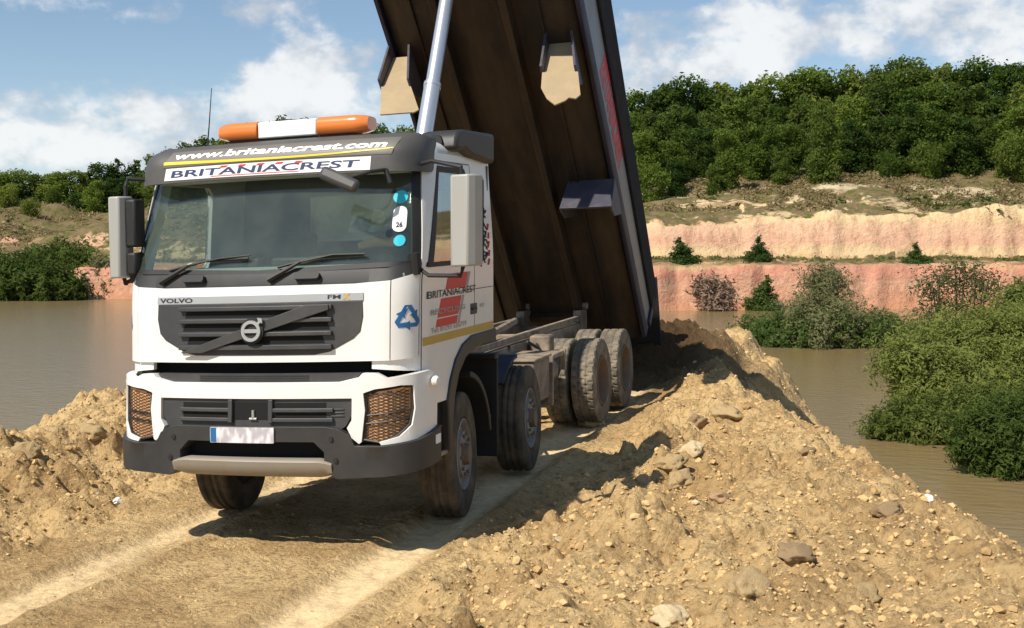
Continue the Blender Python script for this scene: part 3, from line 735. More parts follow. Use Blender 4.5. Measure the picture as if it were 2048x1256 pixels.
rt = Matrix.Rotation(R(24), 3, 'Y') @ Matrix.Rotation(R(-20), 3, 'X')
mb.box((.73, -.02, 2.79), (.32, .07, .10), rt); km = P(mb, 'kerb_mirror', 'gplastic', bevel=.03)
mb = MB(); mb.tube([(.80, .0, 2.80), (.92, .08, 2.84), (.98, .24, 2.86)], .014, 8); mb.tube([(.98, .24, 2.86), (1.02, .24, 2.76)], .02, 8); P(mb, 'mirror_arm', 'black', km)

# --- wipers, washer covers
for i, (a0, a1) in enumerate(((-.86, -.06), (.10, .86))):
    mb = MB(); p0 = S(a0 + .02, 2.065, .03); p1 = S(a0 + .26, 2.19, .035); p2 = S(a1, 2.255 if i == 0 else 2.235, .03)
    mb.tube([p0, p1], [.026, .012], 6); wp = P(mb, 'wiper', 'black')
    mb = MB(); mb.tube([p1, S((a0 + .26 + a1) / 2, 2.235, .035), p2], .007, 6)
    mb.tube([S(a0 + .08, 2.16, .02), S((a0 + a1) / 2, 2.225, .02), S(a1 - .02, 2.235, .02)], .011, 5); P(mb, 'wiper_blade', 'black', wp)
    c = a0 + .33
    mb = shell([rrect(c - .10, c + .10, 2.062, 2.112, .02)], 0, .05); P(mb, 'nozzle_cover', 'black')
# stickers on the windscreen
def disc(a, z, ra, rz, off, n=20): return shell([[(a + ra * math.cos(2 * math.pi * k / n), z + rz * math.sin(2 * math.pi * k / n)) for k in range(n)]], off, off + .002)
st = P(disc(1.045, 2.66, .052, .05, -.004), 'cyan_sticker', 'cyan', ws); P(disc(1.06, 2.335, .042, .042, -.004), 'cyan_sticker', 'cyan', ws)
P(shell([rrect(1.0, 1.10, 2.40, 2.59, .045)], -.004, -.002), 'paper_sticker', 'whtxt', ws)
mb = MB(); txt(mb, '26', 1.025, 2.435, .045, .035, .0, .03); P(mb, 'sticker_print', 'blktxt', ws)
P(disc(-.60, 2.20, .055, .02, -.004), 'paper_sticker', 'whtxt', ws)

# --- cab interior
mb = MB(); mb.prism([(.18, 1.6), (.16, 2.10), (.32, 2.17), (.62, 2.16), (.70, 2.0), (.72, 1.6)], lambda u, v, d: (d, u, v), -1.16, 1.16); P(mb, 'dashboard', 'dash', bevel=.03)
mb = MB(); mb.box((0, 1.1, 1.5), (2.4, 1.7, .05)); mb.box((0, 1.2, 2.99), (2.3, 1.4, .03)); mb.box((-.85, 1.925, 2.3), (.7, .02, 1.3)); mb.box((1.0, 1.925, 2.3), (.42, .02, 1.3)); mb.box((.15, 1.925, 1.95), (1.3, .02, .8)); mb.box((.15, 1.925, 2.86), (1.3, .02, .2)); P(mb, 'cabin_lining', 'cabin')
for x in (-.55, .62):
    st_ = MB(); st_.box((x, 1.35, 1.75), (.52, .52, .16)); st_.box((x, 1.62, 2.12), (.50, .14, .64), Matrix.Rotation(R(-8), 3, 'X')); st_.box((x, 1.66, 2.52), (.28, .10, .20)); P(st_, 'seat', 'seat', bevel=.05)
mb = MB(); c = Vector((-.55 + 1.12, .83, 2.13)); ax = Vector((0, -.55, .83)).normalized()
e1 = Vector((1, 0, 0)); e2_ = ax.cross(e1)
mb.tube([c + .22 * (math.cos(t) * e1 + math.sin(t) * e2_) for t in [2 * math.pi * k / 24 for k in range(25)]], .014, 6, False)
for t in (0, math.pi, -math.pi / 2): mb.tube([c, c + .22 * (math.cos(t) * e1 + math.sin(t) * e2_)], .014, 5)
P(mb, 'steering_wheel', 'black')
mb = MB(); mb.box((.10, .50, 2.20), (.34, .2, .07)); mb.box((-.2, .42, 2.20), (.1, .12, .08)); P(mb, 'dashboard_tray', 'black', bevel=.02)
mb = MB(); mb.add([(.35, .75, 2.30), (.62, .8, 2.26), (.70, .78, 2.42), (.50, .82, 2.47), (.33, .8, 2.40)], [(0, 1, 2, 3, 4)])
pp = MB()
for q in range(7):
    x = .22 + .07 * q; pp.add([(x, 1.90, 2.42), (x + .05 + .02 * (q % 3), 1.9, 2.42), (x + .12 - .03 * (q % 2), 1.905, 2.66), (x + .09 - .05 * (q % 2), 1.905, 2.66)], [(0, 1, 2, 3)])
P(pp, 'glare_strip', 'glare')  # pale strips added to imitate bright streaks reflected in the glass
pp = MB(); r9 = random.Random(4); gx = [[(.36 + .06 * i + r9.uniform(-.02, .02), .95 + r9.uniform(-.05, .05), 2.42 + .055 * j + r9.uniform(-.015, .015)) for i in range(6)] for j in range(4)]
pp.add([v for r_ in gx for v in r_], [(j * 6 + i, j * 6 + i + 1, j * 6 + 7 + i, j * 6 + 6 + i) for j in range(3) for i in range(5)]); P(pp, 'glare_sheet', 'glare', smooth=0)  # added pale sheet, stands in for broken reflections in the windscreen
mb = MB(); mb.tube([(.50, .80, 2.30), (.62, .84, 2.335), (.86, .86, 2.32)], [.03, .042, .038], 10); P(mb, 'rolled_jacket', mat('tan_cloth', (.50, .30, .12), .9))

# --- steps and lower side of cab
for s in (1, -1):
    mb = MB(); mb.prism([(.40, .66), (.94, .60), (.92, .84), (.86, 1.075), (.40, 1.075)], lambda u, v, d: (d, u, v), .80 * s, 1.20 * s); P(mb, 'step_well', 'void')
    mb = MB(); mb.box((1.12 * s, .68, .645), (.20, .50, .045)); mb.box((1.12 * s, .67, .86), (.16, .44, .03)); P(mb, 'step', 'skid', bevel=.008)
    # wheel arch lip
    outer = [(.80, 1.07), (.86, 1.22), (.98, 1.37), (1.15, 1.475), (1.38, 1.53), (2.02, 1.535)]
    inner = [(2.02, 1.43), (1.45, 1.42), (1.22, 1.36), (1.06, 1.25), (.96, 1.08), (.92, .90), (.915, .66), (.83, .66), (.815, .9)]
    mb = MB(); mb.prism(outer + inner, lambda u, v, d: (d, u, v), .82 * s, 1.262 * s); P(mb, 'wheel_arch', 'dplastic', smooth=35, bevel=.012)
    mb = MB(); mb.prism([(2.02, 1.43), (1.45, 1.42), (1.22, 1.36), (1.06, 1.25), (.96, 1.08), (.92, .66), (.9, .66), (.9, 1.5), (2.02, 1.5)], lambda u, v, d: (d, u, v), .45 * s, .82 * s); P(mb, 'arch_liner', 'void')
    # rear guard of first wheel, over to second wheel
    def fender(name, m, yc, a0, a1, rad, th, x0, x1, zc=.525):
        o = [(yc - rad * math.cos(R(t)), zc + rad * math.sin(R(t))) for t in np.linspace(a0, a1, 12)]
        i = [(yc - (rad - th) * math.cos(R(t)), zc + (rad - th) * math.sin(R(t))) for t in np.linspace(a1, a0, 12)]
        mb = MB(); mb.prism(o + i, lambda u, v, d: (d, u, v), x0 * s, x1 * s); return P(mb, name, m, smooth=35, bevel=.008)
    fender('rear_fender', 'black', 1.38, 100, 172, .70, .05, .80, 1.20)
    fender('blue_fender', 'bluep', 3.34, 40, 88, .64, .035, .78, 1.06)
    fl = MB(); fl.box((.98 * s, 2.22, .80), (.46, .03, .90)); fl.box((.98 * s, 2.20, 1.27), (.46, .12, .05)); P(fl, 'mudflap', 'black', bevel=.01)
mb = MB(); mb.tube([(1.12, 2.20, .72), (1.12, 2.17, .72)], .03, 10); P(mb, 'marker_lamp', 'redl')

# --- wheels
def tyre_mb(r, w, block):
    mb = MB(); nseg = 240 if block else 96
    prof = [(r * .56, -w * .36), (r * .60, -w * .46), (r * .78, -w * .50), (r * .92, -w * .485), (r * .975, -w * .455)]
    nt_ = 15
    tread = [(-w * .42 + w * .84 * i / (nt_ - 1)) for i in range(nt_)]
    cross = [(p, False) for p in prof] + [((r, t), True) for t in tread] + [((p[0], -p[1]), False) for p in prof[::-1]]
    vs = []; m_ = len(cross)
    for k in range(nseg):
        q = 2 * math.pi * k / nseg
        for j, ((rr_, x), tr) in enumerate(cross):
            if tr:
                i = j - len(prof)
                if i in (3, 4, 7, 8 if block else 7, 10, 11) and (not block or i in (4, 10)): rr_ -= .014
                if block and ((k + (i // 3) * 3) % 8 in (0, 1)): rr_ -= .014
                if not block and i in (0, 14): rr_ -= .004
            elif block and rr_ > r * .95 and k % 8 in (0, 1): rr_ -= .008
            vs.append((x, rr_ * math.cos(q), rr_ * math.sin(q)))
    fs = [(k * m_ + j, k * m_ + j + 1, ((k + 1) % nseg) * m_ + j + 1, ((k + 1) % nseg) * m_ + j) for k in range(nseg) for j in range(m_ - 1)]
    return mb.add(vs, fs)
def lathe(mb, prof, n=40):
    m_ = len(prof); vs = [(x, rr_ * math.cos(2 * math.pi * k / n), rr_ * math.sin(2 * math.pi * k / n)) for k in range(n) for x, rr_ in prof]
    return mb.add(vs, [(k * m_ + j, k * m_ + j + 1, ((k + 1) % n) * m_ + j + 1, ((k + 1) % n) * m_ + j) for k in range(n) for j in range(m_ - 1)])
def wheel(x, y, s, steer, dual, proto={}):
    key = 'rear' if dual else 'front'
    root = empty('wheel', (x, y, .525)); root.parent = truck
    root.rotation_euler = (random.random() * 3, 0, R(steer)) if False else (0, 0, R(steer) + (math.pi if s < 0 else 0))
    if key not in proto:
        a = tyre_mb(.525, .30, dual).build('tyre', 'rubberd' if dual else 'rubber', None, smooth=35)
        mb = MB()
        if not dual:
            lathe(mb, [(-.10, .29), (.10, .305), (.135, .30), (.14, .29), (.12, .275), (.085, .26), (.075, .225), (.10, .20), (.135, .19), (.14, .165), (.12, .13), (.13, .12), (.13, .0)])
        else:
            lathe(mb, [(-.10, .29), (.11, .305), (.145, .30), (.15, .29), (.12, .275), (.04, .265), (-.02, .25), (-.05, .20), (-.055, .13), (.02, .115), (.03, .0)])
        b = mb.build('rim', 'rim' if not dual else 'rimb', None, smooth=40)
        mb = MB()
        for k in range(10):
            q = 2 * math.pi * k / 10; x0 = .115 if not dual else -.055; rb = .168 if not dual else .17
            mb.tube([(x0, rb * math.cos(q), rb * math.sin(q)), (x0 + .045, rb * math.cos(q), rb * math.sin(q))], .016, 6)
        mb.tube([(.08 if not dual else -.0, 0, 0), (.185 if not dual else .06, 0, 0)], [.105, .085], 18)
        c = mb.build('hub', 'rimb', None, smooth=30)
        proto[key] = (a, b, c)
        for o in proto[key]: o.parent = root
        b['seen'] = 1; del b['seen']
        return root
    for o in proto[key]:
        d = o.copy(); COL.objects.link(d); d.parent = root
    return root
for s in (1, -1):
    wheel(1.03 * s, 1.38, s, 8, False); wheel(1.04 * s, 3.34, s, 5, False)
    for y in (6.31, 7.68):
        wheel(1.09 * s, y, s, 0, True); wheel(.75 * s, y, -s, 0, True)

# --- chassis
mb = MB()
for s in (1, -1):
    mb.box((.42 * s, 5.2, .96), (.08, 7.0, .26)); mb.box((.42 * s, 5.45, 1.15), (.07, 6.1, .08))
P(mb, 'chassis_rail', 'chassisl', bevel=.01)
mb = MB()
for y in (2.3, 3.0, 3.9, 4.8, 5.6, 6.9, 8.2): mb.box((0, y, .98), (.80, .10, .16))
P(mb, 'crossmember', 'chassis', bevel=.01)
for y in (1.38, 3.34, 6.31, 7.68):
    mb = MB(); mb.tube([(-.95, y, .525), (.95, y, .525)], .065 if y < 5 else .09, 10)
    if y > 5: mb.tube([(-.16, y, .53), (0, y - .05, .53), (.16, y, .53)], [.12, .2, .12], 12)
    P(mb, 'axle', 'chassis')
for s in (1, -1):
    mb = MB(); mb.tube([(.62 * s, 6.1, .72), (.62 * s, 7.0, .60), (.62 * s, 7.9, .72)], .05, 6); mb.tube([(.62 * s, .9, .72), (.62 * s, 1.4, .64), (.62 * s, 1.9, .72)], .04, 6); mb.tube([(.62 * s, 2.85, .72), (.62 * s, 3.35, .64), (.62 * s, 3.85, .72)], .04, 6)
    P(mb, 'leaf_spring', 'chassis')
mb = MB(); mb.box((.74, 4.35, .78), (.56, .62, .46)); P(mb, 'battery_box', 'chassis', bevel=.02)
mb = MB(); mb.box((.74, 4.35, 1.02), (.60, .66, .03)); P(mb, 'battery_box_lid', 'chassisl', bevel=.01)
mb = MB(); mb.box((.77, 5.06, .98), (.50, .45, .05)); mb.box((1.0, 4.78, .72), (.06, .05, .56)); mb.box((1.0, 5.3, .90), (.07, .05, .24)); mb.tube([(.98, 4.78, .44), (.62, 4.78, .44)], .03, 8); P(mb, 'tank_bracket', 'chassisl', bevel=.008)
mb = MB(); mb.tube([(.72, 5.0, .74), (.72, 5.6, .74)], .15, 18); P(mb, 'air_tank', 'chassis')
mb = MB(); mb.box((-.78, 4.7, .76), (.55, 1.3, .5)); P(mb, 'fuel_tank', 'chassis', bevel=.08)
for x_, y_, z_, l_ in ((.80, 2.75, .98, .5), (.72, 3.9, 1.08, .6), (.60, 5.2, 1.12, .8)):
    mb = MB(); mb.tube([(x_, y_, z_), (x_ + .06, y_ + l_ * .3, z_ - .10), (x_ - .05, y_ + l_ * .7, z_ - .06), (x_ - .12, y_ + l_, z_ + .05)], .018, 6); P(mb, 'air_hose', 'black')
mb = MB(); mb.box((.62, 5.75, 1.0), (.26, .22, .30)); P(mb, 'valve_cover', 'chassis', bevel=.03)
mb = MB(); mb.tube([(.60, 2.55, .80), (.60, 2.95, .80)], .11, 16); P(mb, 'air_tank', 'chassis')
mb = MB(); mb.tube([(.55, 2.25, 1.10), (.5, 3.4, 1.21), (.34, 4.8, 1.27), (.2, 6.0, 1.30)], .045, 8); mb.tube([(.70, 2.3, 1.17), (.62, 3.0, 1.2), (.45, 3.6, 1.2)], .022, 6)
mb.tube([(.95, 2.35, 1.07), (.8, 3.1, 1.1), (.55, 3.7, 1.1)], .02, 6); mb.tube([(.30, 2.3, 1.22), (.2, 3.2, 1.24), (0, 4.3, 1.22)], .028, 6)
P(mb, 'hydraulic_pipe', 'chassisl')
mb = MB(); mb.box((.66, 2.42, 1.12), (.26, .28, .15)); mb.box((.1, 2.5, 1.1), (.5, .3, .3)); P(mb, 'valve_block', 'chassisl', bevel=.02)
for s in (1, -1):
    mb = MB(); mb.box((.42 * s, 8.45, 1.12), (.12, .36, .30)); mb.tube([(.35 * s, 8.5, 1.32), (.52 * s, 8.5, 1.32)], .05, 10); P(mb, 'hinge_bracket', 'chassis', bevel=.01)

# --- raised body
T = .89610247; YP, ZP = 8.359, 1.551
U = Vector((0, -math.cos(T), math.sin(T))); NN = Vector((0, -math.sin(T), -math.cos(T)))
def B(x, s, n=0.): return Vector((x, YP, ZP)) + s * U + n * NN     # n>0 points out of the underside
dump = empty('dump_body'); dump.parent = truck
def D(mb, name, m, parent=None, smooth=25, bevel=0): return mb.build(name, m, parent or dump, smooth, bevel)
S0_, S1_ = -1.0, 6.5
sec = [(-1.25, -.22), (-1.17, -.10), (-.98, -.03), (-.62, .0), (.62, .0), (.98, -.03), (1.17, -.10), (1.25, -.22)]
mb = MB(); out = sec; inn = [(x * .97, n_ - .05) for x, n_ in sec[::-1]]
mb.prism(out + inn, lambda u, v, d: B(u, d, v), S0_, S1_); D(mb, 'body_floor', 'under', smooth=40)
mb = MB()
for x in (-.42, .42):
    mb.prism([(x - .045, 0), (x - .045, .21), (x + .045, .21), (x + .045, 0)], lambda u, v, d: B(u, d, v), -.55, S1_)
D(mb, 'body_runner', 'under', bevel=.008)
mb = MB()
for x0 in (-.78, .78):
    mb.prism([(x0 - .012, -.01), (x0 - .012, .025), (x0 + .012, .025), (x0 + .012, -.01)], lambda u, v, d: B(u, d, v), S0_, S1_)
for s_ in (-.5,): mb.prism([(-.38, .0), (.38, .0), (.38, .10), (-.38, .10)], lambda u, v, d: B(u, d, v), s_, s_ + .08)
D(mb, 'floor_rib', 'under')
for s in (1, -1):
    mb = MB(); mb.prism([(1.25 * s, -.05), (1.20 * s, -.05), (1.20 * s, -.30), (1.265 * s, -.24), (1.265 * s, -.10)], lambda u, v, d: B(u, d, v), S0_, S1_); D(mb, 'bottom_rail', 'bluep', bevel=.01)
    mb = MB(); mb.prism([(1.262 * s, -.24), (1.21 * s, -.24), (1.21 * s, -1.30), (1.262 * s, -1.30)], lambda u, v, d: B(u, d, v * (.72 + .43 * (d + 1) / 7.5) if v < -1 else v), S0_, S1_); sd = D(mb, 'side_wall', 'side')
    mb = MB(); mb.prism([(1.30 * s, -.80), (1.20 * s, -.80), (1.20 * s, -1.47), (1.30 * s, -1.47)], lambda u, v, d: B(u, d, v * (.72 + .43 * (d + 1) / 7.5)), S0_ - .02, S1_ + .02); D(mb, 'top_rail', 'drail', bevel=.02)
    mb = MB()
    for s_ in (S0_, S1_ - .1): mb.prism([(1.30 * s, -.28), (1.20 * s, -.28), (1.20 * s, -.85), (1.30 * s, -.85)], lambda u, v, d: B(u, d, v), s_, s_ + .12)
    D(mb, 'corner_post', 'bluep', bevel=.01)
    if s > 0:
        def fs_(a, z, off): return B(1.262 + off, a, -z)
        mb = MB(); vs, fs, w_ = text2d('BRITANIACREST', 1., .06)
        k = 1.55 / w_
        mb.add([B(1.2655, 3.30 - x * k, -.36 - y * .58) for x, y in vs], fs); D(mb, 'lettering', 'red', sd)
mb = MB(); mb.box((0, 0, 0), (2.42, .05, 1.25)); hb = [B(0, S1_ - .03, -.75)]
hbm = MB(); hbm.prism([(-1.2, -.05), (1.2, -.05), (1.2, -1.45), (-1.2, -1.45)], lambda u, v, d: B(u, d, v), S1_ - .08, S1_); D(hbm, 'headboard', 'bluep')
# tailgate hanging open
top_ = B(0, S0_ - .03, -1.42)
tg = MB(); d_ = Vector((0, .22, -1)).normalized(); e_ = Vector((0, 1, .22)).normalized()
def tgf(u, v, d): return top_ + Vector((u, 0, 0)) + v * d_ + d * e_
tg.prism([(-1.24, 0), (1.24, 0), (1.24, 1.22), (-1.24, 1.22)], tgf, 0, .06)
for x in (-.8, 0, .8): tg.prism([(x - .05, .02), (x + .05, .02), (x + .05, 1.20), (x - .05, 1.20)], tgf, .06, .12)
D(tg, 'tailgate', 'black', bevel=.01)
# mudguards on the underside
def guard(plate, flap, s, name_m, lip):
    g = MB(); g.prism(plate, lambda u, v, d: B(u, d, v), s, s + .03)
    go = D(g, 'mudguard', name_m, bevel=.005)
    (xa, na), (xb, nb), (xc_, nc), (xd, nd) = plate
    for (x0, n0), (x1, n1) in (((xa, na), (xd, nd)), ((xb, nb), (xc_, nc))):
        g = MB(); pr = [(lip * 1.4, 0), (-.55, 0), (-.2, .85), (-.02, 1), (lip, 1)]
        vs = [B(x0 + (x1 - x0) * v + w_, s + u, n0 + (n1 - n0) * v) for w_ in (-.015, .015) for u, v in pr]; n_ = len(pr)
        g.add(vs, [tuple(range(n_)), tuple(range(n_, 2 * n_))] + [(i, (i + 1) % n_, n_ + (i + 1) % n_, n_ + i) for i in range(n_)])
        D(g, 'guard_side', 'guard', go, bevel=.004)
    if flap:
        f = MB(); f.prism(flap, lambda u, v, d: B(u, d - .10 * max(v - .66, 0) + .02 * math.sin(u * 16), v), s + .02, s + .036); D(f, 'rubber_flap', 'mudtan', go)
    return go
guard([(-1.23, -.02), (-.96, -.02), (-.78, .70), (-1.17, .66)], [(-1.17, .64), (-.78, .68), (-.56, 1.14), (-.60, 1.20), (-.70, 1.22), (-1.02, 1.21)], 3.88, 'mudtan', .14)
guard([(.79, -.02), (1.10, -.02), (1.26, .70), (.85, .66)], [(.85, .65), (1.28, .69), (1.37, 1.10), (1.33, 1.18), (1.25, 1.16), (1.21, 1.20), (1.09, 1.22), (.98, 1.12), (.89, .95)], 3.88, 'mudtan', .14)
guard([(.67, -.02), (1.26, -.02), (1.30, .56), (.65, .56)], None, 1.86, 'guard', .03)
guard([(-1.28, -.02), (-.70, -.02), (-.64, .56), (-1.26, .56)], None, 1.86, 'guard', .03)
# --- tipping ram
p0 = Vector((0, 2.45, 1.02)); p1 = Vector((0, 5.35, 6.33)); dr = (p1 - p0)
ram = empty('tipping_ram'); ram.parent = truck
mb = MB(); mb.tube([p0, p0 + dr * .16], .105, 24); mb.build('outer_cylinder', 'alu', ram)
mb = MB(); mb.tube([p0 + dr * .16, p0 + dr * .555], .088, 24); mb.tube([p0 + dr * .552, p0 + dr * .56], .094, 24); mb.build('middle_stage', 'alu', ram)
mb = MB(); mb.tube([p0 + dr * .56, p1], .076, 24); mb.build('inner_stage', 'alu', ram)
mb = MB(); mb.tube([p0 - Vector((.2, 0, 0)), p0 + Vector((.2, 0, 0))], .05, 12); mb.build('ram_pivot', 'chassis', ram)

# ================================================================== GROUND
def vnoise(x, y, scale, seed):
    r = np.random.default_rng(seed); G = r.random((256, 256))
    u = x * scale + 1000.3; v = y * scale + 1000.7
    i = np.floor(u).astype(int); j = np.floor(v).astype(int); fu = u - i; fv = v - j
    fu = fu * fu * (3 - 2 * fu); fv = fv * fv * (3 - 2 * fv)
    a = G[i % 256, j % 256]; b = G[(i + 1) % 256, j % 256]; c = G[i % 256, (j + 1) % 256]; d = G[(i + 1) % 256, (j + 1) % 256]
    return (a * (1 - fu) + b * fu) * (1 - fv) + (c * (1 - fu) + d * fu) * fv - .5
def fbm(x, y, s, o, seed, g=.5):
    t = 0; a = 1.
    for k in range(o): t = t + a * vnoise(x, y, s * 2 ** k, seed + k); a *= g
    return t
def ss(x, a, b): t = np.clip((x - a) / (b - a), 0, 1); return t * t * (3 - 2 * t)
WZ = -1.5
def clodh(x, y, cell, seed):
    "rounded lumps with crevices between: the highest of jittered caps"
    r = np.random.default_rng(seed); G = r.random((128, 128, 4)); u = x / cell + 500; v = y / cell + 500
    i = np.floor(u).astype(int); j = np.floor(v).astype(int); best = np.zeros_like(u)
    for di in (-1, 0, 1):
        for dj in (-1, 0, 1):
            g_ = G[(i + di) % 128, (j + dj) % 128]
            dx = u - (i + di + g_[..., 0]); dy = v - (j + dj + g_[..., 1]); rad = .25 + .5 * g_[..., 2] ** 2
            c_ = g_[..., 3] * 3.1; ex = dx * np.cos(c_) + dy * np.sin(c_); ey = (dy * np.cos(c_) - dx * np.sin(c_)) * 1.35
            q = 1 - (ex * ex + ey * ey) / rad ** 2
            best = np.maximum(best, np.sqrt(np.clip(q, 0, 1)) * rad * .62)
    return best * cell
def ground(x, y):
    x = np.asarray(x, float); y = np.asarray(y, float)
    base = .0318 * np.clip(x, -3, 3) + .0247 * np.clip(y, -6, 12)
    wob = fbm(x, y, .45, 3, 5)
    # rubble mound to the right
    xf = 1.52 + .25 * wob + .03 * np.clip(y - 2, 0, 8); xc = np.maximum(5.05 - .31 * y, 2.15) + .30 * wob
    xf = np.minimum(xf, xc - .8)
    h = .43 - base * .6 + .10 * fbm(x, y, .8, 2, 9)
    t = np.clip((x - xf) / (xc - xf), 0, 1)
    mound = h * (t ** .75) * ss(t, -.05, .35)
    rough = ss(x, xf - .25, xf + .35)
    # rim strip and fall to the water on the right
    over = x - xc
    fall = np.clip(over, 0, None)
    rimh = np.where(fall < .3, -1.0 * fall, np.where(fall < .55, -.30 + .2 * (fall - .3), -.25 - 1.35 * (fall - .55)))
    nearf = np.where(fall < .5, -.5 * fall, -.25 - .95 * (fall - .5))
    k = ss(y, 1.5, 4.5)
    z = base + mound + k * rimh + (1 - k) * nearf
    # left berm
    xlf = -2.0 + .3 * wob - .02 * y; xlc = -4.0 - .27 * (y - 1.8) + .5 * fbm(x, y, .6, 2, 12)
    xlc = np.minimum(xlc, xlf - 1.0)
    tl = np.clip((x - xlf) / (xlc - xlf), 0, 1)
    z = z + (.45 + .0 * base) * ss(tl, .05, .95) - np.clip(xlc - x, 0, None) * .70
    roughl = ss(-x, -xlf - .35, -xlf + .25)
    # hollow scooped in the left berm
    z = z - .34 * np.exp(-(((x + 3.45) / .42) ** 2 + ((y - 2.6) / .9) ** 2)) + .16 * np.exp(-(((x + 2.9) / .5) ** 2 + ((y - 1.5) / .6) ** 2))
    # tipped pile behind the truck and the end of the bank
    z = z + .78 * np.exp(-(((x - .9) / 1.25) ** 2 + ((y - 11.2) / 1.35) ** 2)) + .40 * np.exp(-(((x - 1.75) / .55) ** 2 + ((y - 14.3) / 1.2) ** 2)) + .28 * np.exp(-(((x + .9) / 1.6) ** 2 + ((y - 12.2) / 1.6) ** 2))
    z = z + .22 * np.exp(-(((x - 2.35) / .6) ** 2 + ((y - 8.6) / 1.0) ** 2))
    z = z - ss(y, 14.3 + wob, 17.8 + wob) * 3.0
    rf = np.clip(np.maximum(np.maximum(rough, roughl), ss(y, 8.6, 9.6)), 0, 1)
    # lumps: heavier on the mounds
    big = fbm(x, y, 1.7, 3, 21); lum = fbm(x, y, 5., 4, 31, .62)
    bil = np.abs(fbm(x, y, 7., 3, 41, .6)); bil2 = np.abs(fbm(x, y, 3.2, 3, 47, .6))
    z = z + rf * (.14 * big + .09 * lum - .05 * bil - .05 * bil2) + (1 - rf) * (.022 * lum + .03 * big)
    cl_ = clodh(x, y, .42, 81) * .95 + clodh(x, y, .19, 82) * 1.15 + clodh(x, y, .10, 83) * 1.2
    pat = np.clip(.50 + 1.5 * fbm(x, y, .9, 2, 88), .10, 1.0) * (1 - .55 * ss(x + .25 * y, 4.0, 4.8) * (x > 0))
    fine = fbm(x, y, 16., 2, 51)
    z = z + rf * pat * cl_ + (rf * .04 + (1 - rf) * .014) * fine + (1 - rf) * .30 * np.clip(fbm(x, y, 1.1, 2, 91) + .1, 0, 1) * clodh(x, y, .12, 92)
    # wheel ruts
    dr_ = (1 - rf) * 0
    rut = 0
    for cx in (-1.06, 1.02):
        d = x - cx - .10 * vnoise(y * 0 + 3, y, .3, 77); q = np.exp(-(d / .25) ** 4) * (y < 9.2)
        z = z - .035 * q + .03 * np.exp(-((np.abs(d) - .34) / .07) ** 2) * (y < 9); rut = np.maximum(rut, q * np.clip(.95 + .9 * fbm(x * 2, y * .5, 1.2, 3, 95), .25, 1))
    d3 = x - 1.42; q3 = np.exp(-(d3 / .12) ** 4) * (y < 1)
    z = np.maximum(z, -3.0)
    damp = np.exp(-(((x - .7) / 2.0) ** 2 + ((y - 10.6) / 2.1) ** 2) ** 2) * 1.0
    return z, np.clip(rut * (1 - rf * .6), 0, 1), np.clip(damp, 0, 1), rf
def grid_mesh(name, xs, ys, fz, attrs=()):
    X, Y = np.meshgrid(xs, ys); res = fz(X, Y); Z = res[0]
    co = np.stack([X, Y, Z], -1).reshape(-1, 3); nx, ny = len(xs), len(ys)
    return mesh_from_grid(name, co, nx, ny, [(a, r.reshape(-1)) for a, r in zip(attrs, res[1:])])
def mesh_from_grid(name, co, nx, ny, attrs=()):
    me = bpy.data.meshes.new(name)
    idx = np.arange(nx * ny).reshape(ny, nx)
    q = np.stack([idx[:-1, :-1], idx[:-1, 1:], idx[1:, 1:], idx[1:, :-1]], -1).reshape(-1, 4)
    me.vertices.add(len(co)); me.vertices.foreach_set('co', co.astype(np.float32).ravel())
    me.loops.add(q.size); me.loops.foreach_set('vertex_index', q.astype(np.int32).ravel())
    me.polygons.add(len(q)); me.polygons.foreach_set('loop_start', np.arange(0, q.size, 4, dtype=np.int32)); me.polygons.foreach_set('loop_total', np.full(len(q), 4, dtype=np.int32))
    me.update(calc_edges=True); me.validate()
    me.polygons.foreach_set('use_smooth', [True] * len(me.polygons))
    for a, v in attrs:
        at = me.attributes.new(a, 'FLOAT', 'POINT'); at.data.foreach_set('value', np.ascontiguousarray(v, dtype=np.float32))
    return me
xs = np.concatenate([np.linspace(-40, -8, 20, endpoint=False), np.linspace(-8, -5.6, 30, endpoint=False), np.arange(-5.6, 6.2, .026), np.linspace(6.2, 9, 30), np.linspace(10, 40, 16)])
ys = np.concatenate([np.linspace(-70, -9, 30, endpoint=False), np.linspace(-9, -4, 60, endpoint=False), np.arange(-4, 9, .027), np.arange(9, 20, .05)])
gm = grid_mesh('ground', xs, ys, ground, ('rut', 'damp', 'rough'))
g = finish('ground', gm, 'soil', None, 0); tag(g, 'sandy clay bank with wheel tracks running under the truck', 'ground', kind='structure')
# water
wm = MB(); wm.add([(-700, -300, WZ), (700, -300, WZ), (700, 700, WZ), (-700, 700, WZ)], [(0, 1, 2, 3)])
w_o = wm.build('lake_water', 'water', None, 0); tag(w_o, 'still brown lake water around the sandy bank', 'water', kind='structure')

# loose clods and stones
def ico(sub=1, seed=0, jit=.25, flat=1.):
    bm = bmesh.new(); bmesh.ops.create_icosphere(bm, subdivisions=sub, radius=1.); r = random.Random(seed)
    off = Vector((r.random() * 9, r.random() * 9, r.random() * 9))
    from mathutils import noise as mn
    for v in bm.verts:
        k = 1 + jit * 1.6 * mn.noise(v.co * 1.4 + off) + jit * .8 * mn.noise(v.co * 3.5 + off); v.co = v.co * k
        for ax in (Vector((.7, .2, .68)), Vector((-.5, .8, .3)), Vector((.1, -.9, .4)), Vector((-.8, -.3, -.5))):
            d = v.co.dot(ax.normalized())
            if d > .78: v.co -= ax.normalized() * (d - .78) * .8
        v.co.z *= flat
    vs = np.array([v.co for v in bm.verts]); bm.verts.index_update(); fs = np.array([[v.index for v in f.verts] for f in bm.faces]); bm.free(); return vs, fs
protos = [ico(1, k, .4, .75) for k in range(8)]
ncl = 30000
V_ = []; F_ = []; o_ = 0
